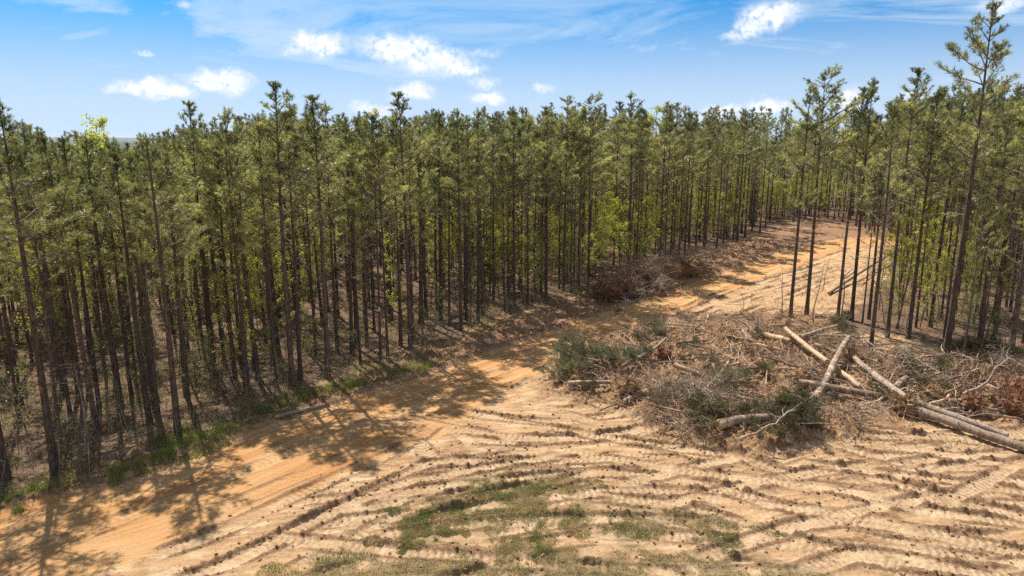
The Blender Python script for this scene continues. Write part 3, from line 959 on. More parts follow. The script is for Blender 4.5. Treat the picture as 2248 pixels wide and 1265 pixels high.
# hero pines: (base px, base py, top py or None, trunk width factor, variant, label)
HERO = [
    (14, 1052, 240, 1.2, 5, 'dark pine cut by the left edge of the photo, rooted in the shaded verge'),
    (121, 1034, 212, 1.3, 2, 'stout pine with a red paint mark on its trunk, nearest the road at far left'),
    (140, 863, 262, 1.15, 0, 'thick dark pine just behind the one with the red paint mark'),
    (174, 863, 300, 1.1, 1, 'dark pine directly behind the bare grey sapling'),
    (194, 849, 330, .7, 3, 'thin pine behind the bare grey sapling, right of a thicker one'),
    (219, 903, 300, .9, 4, 'pine to the right of the bare grey sapling by the ditch'),
    (233, 828, 290, .8, 6, 'thin dark pine tucked behind the thickest left-hand trunk'),
    (265, 895, 288, 1.35, 7, 'thickest dark leaning pine in the left stand, mid-way to the grassy verge'),
    (290, 878, 320, .9, 0, 'pine close on the right of the thickest left-hand trunk'),
    (329, 931, 335, 1.15, 1, 'pine with leafy sprigs round its foot, left of the grass patch'),
    (391, 952, 290, 1.25, 2, 'pine standing in the bright green grass patch beside the road'),
    (418, 905, 330, .7, 3, 'thin pine right behind the green grass patch'),
    (474, 831, 222, .9, 4, 'spiky-topped pine behind the red soil heap, its tip against open sky'),
    (517, 831, 300, 1.0, 5, 'left one of a close pair of pines behind a fallen grey branch'),
    (533, 827, 300, 1.0, 6, 'right one of a close pair of pines behind a fallen grey branch'),
    (558, 813, 275, .8, 7, 'slim pine right of the close pair, left of the tall pointed pine'),
    (608, 852, 250, .95, 0, 'pine standing just above the near end of the fallen grey log'),
    (643, 849, 180, 1.3, 1, 'tallest pointed pine of the left stand with a thick straight trunk'),
    (660, 835, 245, 1.05, 2, 'pine a step to the right of the tallest pointed pine'),
    (693, 785, 270, .7, 3, 'thin pine seen between two thick front trunks left of centre'),
    (720, 831, 210, 1.25, 4, 'broad-crowned front pine above the end of the fallen grey log'),
    (741, 773, 225, .9, 5, 'pine with a tall narrow tip just right of the broad-crowned front pine'),
    (773, 776, 262, 1.1, 6, 'left one of two thick dark pines left of the pale slim trunk'),
    (784, 766, 270, 1.25, 7, 'right one of two thick dark pines left of the pale slim trunk'),
    (806, 763, 275, .95, 0, 'grey brown pine between the two thick dark ones and the pale slim trunk'),
    (836, 795, 255, .7, 1, 'slim pale trunked pine standing forward toward the road, white tag near its foot'),
    (852, 788, 240, .7, 2, 'slim pine right beside the pale one with the white tag'),
    (880, 760, 250, 1.0, 3, 'pine just left of the tall pointed pine near the road bend shade'),
    (901, 766, 203, 1.15, 4, 'tall pointed pine left of photo centre whose tip meets a small cloud'),
    (928, 757, 330, .45, 5, 'very thin young pine right of the tall pointed centre-left pine'),
    (925, 709, 252, 1.5, 6, 'very thick dark double-looking trunk in the second row left of centre'),
    (936, 697, 265, 1.2, 7, 'dark pine touching the right side of the very thick trunk'),
    (969, 703, 240, 1.2, 0, 'dark pine behind the pale fallen stick on the forest floor'),
    (958, 665, 250, .9, 1, 'pine set back between the thick trunk and the pale fallen stick'),
    (1012, 725, 238, 1.05, 2, 'straight front pine in front of the pale fallen stick near photo centre'),
    (1024, 703, 265, .8, 3, 'pine right behind the straight one at the pale fallen stick'),
    (1034, 719, 300, .5, 4, 'spindly young pine at the right of the pale fallen stick'),
    (1060, 690, 238, 1.35, 5, 'thick dark pine with a green sprout at its foot near photo centre'),
    (1083, 668, 250, .95, 6, 'pine right of the thick one with the green sprout'),
    (1108, 685, 330, .45, 7, 'spindly crooked pine before the bright yellow green leaves at centre'),
    (1129, 677, 238, 1.05, 0, 'front pine with a flared foot left of the leafy bush at centre'),
    (1145, 643, 260, .7, 1, 'thin pine behind the leafy bush at centre'),
    (1159, 668, 250, .85, 2, 'front pine touching the left of the leafy bush at centre'),
    (1172, 635, 260, .9, 3, 'pine right behind the leafy bush at centre'),
    (1188, 641, 233, 1.0, 4, 'pine close behind the front trunk left of the brown debris pile'),
    (1199, 666, 255, .95, 5, 'front pine with a dark foot right of the leafy bush at centre'),
    (1237, 638, 212, 1.15, 6, 'thick pine half way between the leafy bush and the root wad pile'),
    (1227, 635, 262, .6, 7, 'thin pine touching the thick one left of the root wad pile'),
    (1244, 619, 270, .7, 0, 'thin pine set behind the thick one left of the root wad pile'),
    (1253, 646, 290, .6, 1, 'slim grey pine left of the dark pines beside the root wad pile'),
    (1270, 638, 235, .95, 2, 'second pine to the left of the root wad pile'),
    (1291, 638, 213, .85, 3, 'pine nearest the left side of the root wad pile'),
    (1347, 583, 222, .9, 4, 'pine in the dark stand behind the root wad pile'),
    (1379, 602, 203, 1.4, 5, 'thick pale barked pine right behind the root wad pile'),
    (1396, 605, 240, .8, 6, 'pine just right of the thick pale one behind the pile'),
    (1448, 585, 222, .8, 7, 'left one of two thin pines behind the dark brush heap by the road'),
    (1459, 582, 228, .75, 0, 'right one of two thin pines behind the dark brush heap by the road'),
    (1472, 560, 226, 1.1, 1, 'thick dark pine behind the two thin ones at the brush heap'),
    (1490, 566, 232, .9, 2, 'pine a little right of the dark brush heap'),
    (1545, 546, 238, 1.0, 3, 'pine at the stand edge midway between brush heap and road bend'),
    (1573, 544, 240, .8, 4, 'slim pine at the stand edge with open straw ground in front'),
    (1588, 532, 240, .9, 5, 'pine at the stand edge left of a close pair'),
    (1609, 527, 242, .8, 6, 'left one of a close pair of pines near the road bend'),
    (1618, 530, 238, 1.2, 7, 'right one of a close pair of pines near the road bend'),
    (1635, 521, 236, 1.1, 0, 'pine right of the close pair near the road bend'),
    (1668, 513, 240, .9, 1, 'last pine at the stand edge before the lone roadside trunk'),
    (1734, 703, 188, 1.1, 2, 'lone straight pine between the road and the log pile'),
    (1770, 695, 158, 1.2, 3, 'second pine of the open row above the log pile, with snagged dead limbs'),
    (1839, 697, 192, 1.0, 4, 'third pine of the open row above the log pile'),
    (1869, 703, 170, 1.15, 0, 'fourth pine of the open row, slightly leaning, behind the green bush'),
    (1893, 709, 330, .5, 5, 'thin pole pine right of the green bush'),
    (1907, 701, 240, .95, 6, 'dark pine between the thin pole and the pale leaning pine'),
    (1910, 777, 225, 1.1, 7, 'pale barked leaning pine rising just behind the crossed logs'),
    (1948, 741, 148, 1.05, 1, 'straight pine right of the pale leaning one, shadow stripes at its foot'),
    (1994, 744, 190, 1.1, 2, 'dark pine two trunks right of the pale leaning one'),
    (2010, 719, 260, .7, 3, 'thin pine right behind the dark one in the sunlit straw'),
    (1974, 652, 250, .8, 4, 'pine set back in the open straw slope by the yellow green sapling'),
    (2042, 719, 200, 1.2, 5, 'thick dark pine left of the giant pine'),
    (2030, 665, 215, 1.4, 6, 'thick dark trunk just beyond the yellow green sapling'),
    (2073, 801, 28, 1.4, 1, 'giant tallest pine with its spire high against the blue sky'),
    (2111, 807, 430, .5, 3, 'slim pale pole right beside the giant pine'),
    (2147, 766, 235, 1.25, 2, 'dark pine between the two slim pale poles'),
    (2147, 820, 440, .45, 7, 'second slim pale pole right of the giant pine'),
    (2179, 757, 200, 1.3, 0, 'thick dark pine left of the last pale trunk at the right edge'),
    (2211, 814, 140, 1.5, 5, 'big pale barked pine leaving the photo at the right edge'),
    (2246, 754, 150, 1.1, 6, 'dark pine trunk sliced by the right edge of the photo'),
]

trees = []   # x, y, H, widthfactor, variant, label
for (px, py, top, wf, var, lab) in HERO:
    b = ground_hit(px, py)
    H = height_for(b, top)
    trees.append([b.x, b.y, H, wf * (1.0 if H < 17 else 1.1), var, lab])
hero_xy = np.array([[t_[0], t_[1]] for t_ in trees])
cell = 2.2
cx = np.arange(-125, 135, cell); cy = np.arange(10, 150, cell)
gx, gy = np.meshgrid(cx, cy); gx = gx.ravel() + rng.uniform(-.8, .8, gx.size); gy = gy.ravel() + rng.uniform(-.8, .8, gy.size)
inc = in_poly(gx, gy, CLEAR) | (poly_dist(gx, gy, CLEAR) < .7)
view = (np.abs(gx) < gy * .80 + 9) & (gx < gy * .76 + 4)
ok = (~inc) & view & (rng.uniform(size=gx.size) < np.where(gy > 105, .45, .86))
# sunlit straw slope in the right stand is open
open_r = gp([(1850, 700), (1890, 600), (1980, 590), (2100, 640), (2130, 720), (2248, 740), (2248, 800), (1900, 740)])
ok &= ~(in_poly(gx, gy, open_r) & (rng.uniform(size=gx.size) < .55))
gx = gx[ok]; gy = gy[ok]
dmin = np.min((gx[:, None] - hero_xy[None, :, 0]) ** 2 + (gy[:, None] - hero_xy[None, :, 1]) ** 2, 1)
kp = dmin > 1.1 ** 2; gx = gx[kp]; gy = gy[kp]
fill = []
for x, y in zip(gx, gy):
    q = proj(x, y, float(tz0(x, y)))
    # skyline height follows the photograph: low in the left, rising right
    px_ = q[0]
    skyl = np.interp(px_, [-300, 0, 150, 260, 330, 420, 600, 800, 1000, 1300, 1500, 1700, 1800, 1950, 2100, 2300], [270, 275, 312, 325, 330, 292, 262, 270, 262, 252, 258, 262, 248, 225, 205, 195])
    skyl += 14 * perlin(px_ / 60, y / 9, 4) + (rng.uniform(20, 78) if rng.uniform() < .78 else rng.uniform(-26, 8))
    Hs = height_for(Vector((x, y, float(tz0(x, y)))), skyl)
    Hs = min(max(Hs, 9.5), 19)
    fill.append([x, y, Hs, rng.uniform(.62, 1.15), int(rng.integers(0, NP)), None])
fill.sort(key=lambda t_: math.hypot(t_[0], t_[1]))
n_ind = 300 - len(trees)
ind = []; rest = []
for t_ in fill:
    q = proj(t_[0], t_[1], 0)
    if len(ind) < n_ind and -10 < q[0] < PW + 10: ind.append(t_)
    else: rest.append(t_)


def zone_label(x, y):
    px_, py_ = proj(x, y, 0)
    if px_ > 1840:
        return 'slender pine among others deep in the shaded stand right of the road' if py_ > 600 else 'pine far back in the stand beyond the road bend on the right'
    if px_ < 560:
        return 'slender pine standing behind the first trunks of the left stand by the verge'
    if px_ < 1100:
        return 'slender pine behind the front trunks in the middle of the stand left of the road'
    return 'slender pine in the dense dark rows behind the road bank and root wad pile'


M_PAINT = bark_mat("orange_red_paint", (.25, .06, .03), (.42, .11, .06))
M_TAG = bark_mat("white_tag", (.6, .6, .58), (.8, .8, .78))
DEADL = []
for k_ in range(3):
    mb = MB(); z_ = 4.2
    while z_ < 9.0:
        a_ = rng.uniform(0, 6.28); d_ = unit(np.array([math.cos(a_), math.sin(a_), rng.uniform(-.1, .5)])); l_ = rng.uniform(.7, 1.9); Q = [np.array([0, 0, z_])]
        for q in range(5):
            d_ = unit(d_ + rng.normal(size=3) * .22 + [0, 0, .05]); Q.append(Q[-1] + d_ * l_ / 5)
        mb.tube(Q, np.linspace(.024, .006, 6), 4)
        for q in range(3):
            b0 = Q[rng.integers(2, 6)]; mb.tube([b0, b0 + unit(d_ + rng.normal(size=3) * .7) * rng.uniform(.2, .6)], [.010, .003], 3)
        z_ += rng.uniform(.35, .9)
    DEADL.append(mb.mesh("dead_limbs", M_TWIG))


def add_pine(t_, grp):
    lean = (rnd.gauss(0, .012), rnd.gauss(0, .012))
    x, y, H, wf, var, lab = t_
    s = H / PH_
    root = empty("pine_tree", (x, y, ground_z(x, y) - .03), rnd.uniform(0, 6.28))
    root.rotation_euler = (lean[0] * (.5 if lab else 1.6), lean[1] * (.5 if lab else 1.6), root.rotation_euler[2])
    tag(root, lab or zone_label(x, y), 'pine tree', grp)
    tr, lb, cr = PINES[var]
    cw = (1.0 if H > 11 else .9) * rnd.uniform(.8, 1.15) * (1.36 if lab else 1.05)
    cw = cw / s if (s > 1.15 and not lab) else cw
    if lab and x > 12: cw *= .95
    if wf < .6: cw *= .55
    place("trunk", tr, root, scale=(wf * .86, wf * .86, s))
    place("limbs", lb, root, scale=(s * cw, s * cw, s))
    place("crown", cr, root, scale=(s * cw, s * cw, s))
    inv = root.rotation_euler.z
    if lab and ('red paint' in lab and 'nearest' in lab or 'white tag near' in lab):
        red = 'red' in lab
        hp = height_for(Vector((x, y, ground_z(x, y))), 850 if red else 766); sp = .10 if red else .12
        r_ = .125 * wf * .86 * (1 - hp / H) ** .85 + .02
        ca = math.atan2(-y, -x) - inv; mbp = MB(); k = 7; aa = ca + np.linspace(-.8, .8, k) * (1 if red else .6)
        zz = [hp - sp, hp + sp]; V = [(math.cos(a) * r_ * 1.03, math.sin(a) * r_ * 1.03, z_ + rng.uniform(-.04, .04)) for z_ in zz for a in aa] + [(math.cos(a) * r_ * .8, math.sin(a) * r_ * .8, z_) for z_ in zz for a in aa]
        F = [[i, i + 1, k + i + 1, k + i] for i in range(k - 1)] + [[2 * k + i, i, k + i, 3 * k + i] for i in (0, k - 1)]
        mbp.add(V, F); pt = mbp.obj("paint_mark" if red else "tag", M_PAINT if red else M_TAG, root)
        pt['label'] = 'faded orange red paint mark' if red else 'small white tag'
    if lab and 1700 < proj(x, y, 0)[0] < 2230 and wf > .6 and y < 60:
        place("dead_limbs", rnd.choice(DEADL), root, rot=(0, 0, rnd.uniform(0, 6.28)), scale=(1, 1, s))
    return root


for t_ in trees + ind:
    px_ = proj(t_[0], t_[1], 0)[0]
    add_pine(t_, 'pines standing right of the road' if px_ > 1700 and t_[0] > 12 else 'pines of the stand left of the road')
R_ = np.array([[t_[0], t_[1], ground_z(t_[0], t_[1]) - .05] for t_ in rest])
sc = np.array([[t_[2] / PH_ * rnd.uniform(.9, 1.05), 0, t_[2] / PH_] for t_ in rest]); sc[:, 1] = sc[:, 0]
rot = np.zeros((len(rest), 3)); rot[:, 2] = rng.uniform(0, 6.28, len(rest))
scatter("pine_forest", R_, PROTO, [t_[4] for t_ in rest], rot, sc, 'dense pine forest filling the depth behind the nearer trunks')

# ---------------------------------------------------------------- broadleaf saplings and small trees
SAP = [(2010, 640, 4.6, 1, 'yellow green sapling beneath the pines right of the crossed logs'), (1975, 600, 3.6, 0, 'smaller yellow green sapling behind the pale leaning pine'),
       (2055, 630, 3.8, 1, 'leafy sapling hugging a thick dark trunk in the right stand'), (1175, 655, 3.4, 1, 'leafy bush at the stand edge near photo centre'),
       (700, 800, 3.6, 1, 'airy green sapling behind the broad-crowned front pine'), (60, 950, 3.2, 3, 'bright green sapling left of the red-marked pine'),
       (160, 1015, 1.9, 4, 'small bright shrub at the foot of the red-marked pine'), (330, 930, 2.4, 3, 'leafy sprig sapling at the edge of the grass patch'),
       (265, 925, 2.2, 3, 'light green sapling in front of the thickest left-hand trunk'), (430, 880, 3.0, 1, 'yellowish sapling behind the grass patch'),
       (560, 905, 1.4, 4, 'low sprig on the litter left of the fallen grey log'), (625, 860, 1.4, 4, 'low green sprig at the foot of the tallest pointed pine'),
       (1395, 575, 4.2, 1, 'pale leafed sapling behind the far end of the root wad pile'), (2150, 700, 4.5, 0, 'pale green sapling in the shaded right stand'),
       (2225, 700, 4.0, 1, 'green sapling at the right edge among dark trunks'), (1060, 700, 1.2, 4, 'green sprout at the foot of the thick centre pine'),
       (945, 735, 1.8, 3, 'low green bush behind the front trunks left of centre')]
for px, py, H, k, lab in SAP:
    b = ground_hit(px, py); h0, st, lf = SAPS[k]
    root = empty("sapling", (b.x, b.y, ground_z(b.x, b.y)), rnd.uniform(0, 6.28)); tag(root, lab, 'sapling', 'young broadleaf saplings among the pines')
    s = H / h0
    place("stem", st, root, scale=(s, s, s)); place("foliage", lf, root, scale=(s * 1.15, s * 1.15, s))
# taller broadleaf trees poking through the canopy
for px, dist, top, lab in [(185, 44, 245, 'yellow green broadleaf tree rising over the low pines at left'), (250, 50, 290, 'yellow broadleaf crown right of the taller broadleaf at left'),
                           (410, 56, 308, 'bright yellow broadleaf crown beside the spiky-topped pine'), (1110, 75, 250, 'yellow green broadleaf crown in the skyline at centre'),
                           (1455, 78, 224, 'light green broadleaf crown on the skyline right of centre'), (1040, 68, 300, 'yellow green broadleaf tree glowing between the centre trunks'),
                           (960, 60, 330, 'sunlit broadleaf tree glowing behind the very thick trunk')]:
    x = (px - PW / 2) / FPX * dist; y = dist * .99
    z = ground_z(x, y); H = height_for(Vector((x, y, z)), top); h0, st, lf = SAPS[2]; s = H / h0
    root = empty("broadleaf_tree", (x, y, z), rnd.uniform(0, 6.28)); tag(root, lab, 'tree', 'broadleaf trees showing among the pines')
    place("trunk", st, root, scale=(s, s, s)); place("crown", lf, root, scale=(s, s, s))

# understorey as one mass
n = 5200
ux = rng.uniform(-75, 85, n); uy = rng.uniform(14, 118, n)
okm = (~in_poly(ux, uy, CLEAR)) & (poly_dist(ux, uy, CLEAR) > .8) & (np.abs(ux) < uy * .78 + 5)
okm &= (fbm(ux, uy, .06, 3, 23) + .25 > rng.uniform(-.45, .5, n))
okm &= ~((ux > 14) & (uy < 62) & (rng.uniform(size=n) < .3))
ux = ux[okm]; uy = uy[okm]; n = len(ux)
pick = rng.choice([0, 1, 2, 3, 4], n, p=[.2, .24, .14, .24, .18])
pick = np.where((uy > 46) & (pick > 2), 0, pick)
s = rng.uniform(.7, 1.2, n)
rot = np.zeros((n, 3)); rot[:, 2] = rng.uniform(0, 6.28, n)
scatter("undergrowth", np.stack([ux, uy, ground_za(ux, uy) - .03], 1), SAPC, pick, rot, np.stack([s, s, s], 1), 'leafy undergrowth filling the forest floor between the trunks')

# ---------------------------------------------------------------- logs
def world_at(px, py, dz=0.0):
    v = pix_dir(px, py); z = dz
    for k in range(14):
        t = (z - CAM_H) / v.z
        zn = ground_z(v.x * t, v.y * t) + dz
        z = z + (zn - z) * .6
    t = (z - CAM_H) / v.z
    return Vector((v.x * t, v.y * t, z))


LOGCAP = {}


def log(name, a, b, ra, rb, mat, lab, group=None, za=0.0, zb=0.0, bow=.03, stubs=3, cut=True, cat='log'):
    A = world_at(a[0], a[1], za + ra * .8); B = world_at(b[0], b[1], zb + rb * .8)
    d = B - A; L = d.length; n = max(5, int(L / .45))
    root = empty(name, A)
    tag(root, lab, cat, group)
    u = np.array(d) ; perp = unit(np.cross(u, [0, 0, 1])); off = rng.normal(size=2) * bow * L ** .8
    P = []
    for k in range(n + 1):
        t = k / n; s_ = math.sin(math.pi * t)
        P.append(u * t + perp * (off[0] * s_ + .3 * off[1] * math.sin(2 * math.pi * t)) + np.array([0, 0, .25 * abs(off[1]) * s_]) + rng.normal(size=3) * .006)
    P = np.array(P); rad = np.linspace(ra, rb, n + 1) * rng.uniform(.95, 1.05, n + 1)
    mb = MB(); mb.tube(P, rad, 11 if ra > .06 else 6, rough=.10)
    mb.obj("stem", mat, root)
    if ra > .05 and cut:
        for e in (0, n):
            c = MB(); k = 12; ang = np.arange(k) * 2 * math.pi / k
            T = unit(P[1] - P[0]) if e == 0 else unit(P[-1] - P[-2]); sg = -1 if e == 0 else 1
            A1 = unit(np.cross(T, [0, 0, 1])); B1 = np.cross(T, A1)
            rr = rad[e] * .985 * rng.uniform(.93, 1.02, k)
            rim = P[e] + (np.cos(ang)[:, None] * A1 + np.sin(ang)[:, None] * B1) * rr[:, None]
            o1 = rim + T * sg * rng.uniform(.005, .05, k)[:, None]
            ctr = P[e] + T * sg * .02
            V = np.vstack([rim, o1, ctr[None]])
            F = [[i, (i + 1) % k, k + (i + 1) % k, k + i] for i in range(k)]
            c.add(V, F); c.add(np.vstack([o1, ctr[None]]), [[i, (i + 1) % k, k] for i in range(k)])
            c.obj("cut_end", M_WOOD, root, False)
    if stubs:
        sb = MB(); used = False
        for _ in range(stubs):
            i = rng.integers(1, n); q = P[i]; T = unit(P[min(i + 1, n)] - P[i - 1])
            dr_ = unit(np.cross(T, rng.normal(size=3)) + T * .4); dr_[2] = abs(dr_[2]); l = rng.uniform(.08, .45)
            sb.tube([q, q + dr_ * l * .5, q + dr_ * l + np.array([0, 0, .02])], [.028 * min(1, ra * 8), .02 * min(1, ra * 8), .008], 4)
        sb.obj("branch_stubs", M_TWIG, root)
    return root


GL = 'felled logs of the slash pile'
LOGS = [
    ((1996, 896), (2290, 996), .20, .17, M_LOGG, 'long front log of the pair reaching the right edge of the photo', .15, .1, 5),
    ((1990, 876), (2211, 958), .17, .13, M_LOGG, 'rear log of the pair lying beside the long front one', .25, .12, 4),
    ((1989, 876), (1876, 786), .19, .12, M_LOGG, 'long grey log running from the root wad up behind the crossed logs', .3, .3, 4),
    ((1790, 876), (1863, 742), .19, .13, M_LOG, 'pale leaning log propped steeply across the others', .0, .95, 2),
    ((1816, 795), (1724, 722), .14, .12, M_PEEL, 'bark-stripped log slanting down from the splintered stump', .2, .5, 3),
    ((1759, 740), (1836, 716), .13, .10, M_LOG, 'short log pointing right at the top of the pile', .25, .55, 2),
    ((1774, 742), (1841, 731), .10, .07, M_PEEL, 'thin peeled pole under the short top log', .2, .3, 1),
    ((1683, 736), (1734, 748), .16, .14, M_PEEL, 'stubby bright peeled log left of the splintered stump', .1, .1, 1),
    ((1755, 840), (1936, 870), .19, .14, M_LOG, 'long low log lying level at the foot of the leaning log', .1, .1, 6),
    ((1834, 809), (1888, 848), .13, .12, M_PEEL, 'peeled log sloping down beneath the leaning log', .35, .1, 1),
    ((1702, 811), (1800, 814), .12, .10, M_LOG, 'log lying level left of the leaning log', .05, .05, 3),
    ((1967, 852), (1988, 832), .17, .16, M_LOG, 'short chunky log end beside the long grey log', .2, .3, 0),
    ((2066, 808), (1983, 800), .14, .10, M_BARK, 'dark log in the shade at the edge of the right stand', .1, .1, 3),
    ((1790, 757), (1846, 778), .11, .08, M_LOG, 'log between the stripped log and the leaning log', .25, .25, 2),
    ((1828, 759), (1925, 795), .08, .05, M_LOGG, 'thin grey pole crossing behind the leaning log', .4, .3, 2),
    ((2170, 778), (2252, 811), .16, .14, M_LOGG, 'grey log on straw beside the big pale pine at right', .05, .05, 3),
    ((2084, 879), (2140, 879), .10, .07, M_LOG, 'short pole lying level in the right part of the debris', .2, .1, 2),
    ((2166, 848), (2214, 869), .14, .12, M_LOG, 'broken log half buried left of the orange roots', .1, .05, 2),
    ((1248, 841), (1340, 839), .12, .10, M_LOG, 'upper log of the two beside the blue green fallen crown', .28, .28, 0),
    ((1246, 852), (1327, 850), .16, .15, M_LOG, 'lower thick log of the two beside the blue green fallen crown', .0, .0, 0),
    ((1365, 804), (1463, 742), .10, .06, M_LOGG, 'pale pole sticking up to the right out of the fallen crown', .15, .55, 1),
    ((1425, 711), (1529, 717), .06, .05, M_LOGG, 'thin pale pole lying at the roadside end of the pile', .15, .15, 0),
    ((1460, 719), (1542, 723), .06, .05, M_LOGG, 'second thin pale pole just below the first at the roadside end', .1, .1, 0),
    ((1485, 753), (1656, 739), .09, .06, M_LOGG, 'long thin pole across the upper middle of the pile', .1, .2, 3),
    ((1482, 802), (1537, 822), .14, .10, M_PEEL, 'bright peeled broken log in the middle of the pile', .15, .05, 0),
    ((1545, 803), (1621, 786), .08, .05, M_LOG, 'thin crooked pole right of the bright peeled log', .1, .15, 2),
    ((1567, 799), (1570, 826), .11, .10, M_PEEL, 'short upright-looking stub end below the crooked pole', .3, .05, 0),
    ((1564, 845), (1599, 796), .10, .08, M_LOG, 'short log slanting beside the stub end', .05, .3, 1),
    ((1368, 882), (1463, 841), .11, .08, M_LOG, 'curved grey log running left from the middle root wad', .05, .2, 2),
    ((1368, 882), (1317, 901), .06, .03, M_LOG, 'tapering tip of branch on clay left of the brush heap', .05, .0, 1),
    ((1577, 934), (1694, 916), .22, .15, M_LOG, 'thick bark log with a frayed butt between the two front heaps', .15, .25, 1),
    ((1615, 870), (1719, 893), .06, .04, M_LOGG, 'thin grey stick above the thick frayed log', .2, .2, 2),
    ((1425, 887), (1498, 904), .045, .03, M_LOGG, 'thin stick over the front of the brown brush heap', .5, .6, 0),
    ((1659, 756), (1725, 772), .10, .08, M_PEEL, 'peeled pole left of the stripped slanting log', .15, .1, 1),
    ((1630, 726), (1651, 749), .07, .05, M_LOG, 'short pole above the long thin pole', .3, .1, 0),
    ((1583, 712), (1656, 698), .05, .03, M_TWIG, 'slim stick on the bare slope above the pile', .05, .05, 1),
    ((1819, 644), (2005, 504), .11, .07, M_LOGG, 'long fallen pine trunk lying uphill through the right stand', .05, .9, 5),
    ((1852, 608), (1872, 590), .07, .05, M_LOGG, 'short fallen pole beside the long fallen trunk in the right stand', .1, .2, 0),
    ((1882, 624), (1932, 588), .06, .04, M_LOGG, 'thin fallen pole right of the long fallen trunk', .1, .3, 1),
    ((606, 916), (722, 886), .09, .06, M_LOGG, 'fallen grey log lying along the left verge', .02, .02, 1),
    ((973, 709), (1060, 708), .06, .04, M_LOGG, 'pale fallen stick on the forest floor near photo centre', .03, .03, 0),
    ((1383, 668), (1345, 602), .09, .06, M_LOG, 'leaning pole at the front of the root wad pile', .0, .9, 0),
    ((1425, 640), (1455, 603), .16, .12, M_LOGG, 'left pale log of the crossed pair in the roadside pile', .05, .6, 0),
    ((1428, 645), (1470, 614), .16, .11, M_LOGG, 'right pale log of the crossed pair in the roadside pile', .0, .4, 0),
    ((1355, 632), (1410, 605), .12, .09, M_LOG, 'log angled over the big red root wad', .5, .5, 1),
    ((1370, 650), (1480, 630), .11, .08, M_LOG, 'long low pole along the foot of the roadside pile', .1, .1, 2),
    ((1365, 622), (1420, 598), .10, .06, M_LOG, 'upper pole of the roadside pile above the red root wad', .7, .7, 1),
    ((1450, 635), (1535, 612), .10, .07, M_LOG, 'low pole at the right end of the roadside pile', .1, .1, 1),
]
for (a, b, ra, rb, mt, lab, za, zb, stb) in LOGS:
    log("log", a, b, ra, rb, mt, lab, GL if a[0] > 1200 and a[1] > 690 else 'other fallen poles and logs', za, zb, .025, stb)


# broken limbs thrown over the pile
SL_L = gp([(1215, 852), (1300, 775), (1420, 715), (1560, 700), (1720, 705), (1770, 860), (1640, 905), (1400, 895)])
SL_R = gp([(1760, 860), (1740, 725), (1860, 745), (1930, 790), (2060, 812), (2260, 830), (2260, 925), (2000, 915), (1850, 930)])
FARP = gp([(1300, 668), (1330, 625), (1440, 595), (1540, 585), (1540, 615), (1400, 658)])
for poly_, n_, lab_, grp_, l0_, l1_ in ((SL_L, 85, 'broken limb lying in the left half of the slash', 'broken limbs in the left half of the slash', .8, 3.0),
                                        (SL_R, 105, 'broken limb lying in the right half of the slash', 'broken limbs in the right half of the slash', .8, 3.6),
                                        (FARP, 44, 'broken limb in the roadside pile', 'broken limbs in the roadside pile', 1.5, 4.0)):
    A_ = np.array(poly_); c_ = 0
    while c_ < n_:
        x = rnd.uniform(A_[:, 0].min(), A_[:, 0].max()); y = rnd.uniform(A_[:, 1].min(), A_[:, 1].max())
        if not in_poly(np.array([x]), np.array([y]), poly_)[0]: continue
        c_ += 1
        L_ = rnd.uniform(l0_, l1_); a_ = rnd.choice([rnd.gauss(.2, .5), rnd.gauss(-.5, .5), rnd.uniform(0, 3.1)]); x2 = x + L_ * math.cos(a_); y2 = y + L_ * math.sin(a_) * .8
        z1 = ground_z(x, y) + rnd.uniform(.0, .25); z2 = ground_z(x2, y2) + rnd.uniform(.0, .25) + (rnd.uniform(.2, .7) if rnd.random() < .3 else 0)
        r_ = rnd.uniform(.022, .075) * (1.3 if poly_ is FARP else 1)
        o = empty("limb", (x, y, z1)); tag(o, lab_, 'limb', grp_)
        mt_ = rnd.choice([M_LOG, M_LOG, M_LOGG, M_TWIGD, M_PEEL, M_ROOT]); nn_ = 6; P = np.array([(0, 0, 0), (x2 - x, y2 - y, z2 - z1)], float)
        Q = np.array([P[0] + (P[1] - P[0]) * k / nn_ + rng.normal(size=3) * [.03 * L_, .03 * L_, .015] for k in range(nn_ + 1)])
        mb = MB(); mb.tube(Q, np.linspace(r_, r_ * .6, nn_ + 1), 7, rough=.12, cap=True); mb.obj("stem", mt_, o)
        st_ = MB()
        for k in range(4):
            i_ = rng.integers(1, nn_); d_ = unit(Q[i_ + 1] - Q[i_] + rng.normal(size=3) * .4); l_ = rng.uniform(.12, .6)
            st_.tube([Q[i_], Q[i_] + d_ * l_ * .5 + rng.normal(size=3) * .02, Q[i_] + d_ * l_], [r_ * .4, r_ * .3, .004], 4)
        st_.obj("branch_stubs", mt_, o)


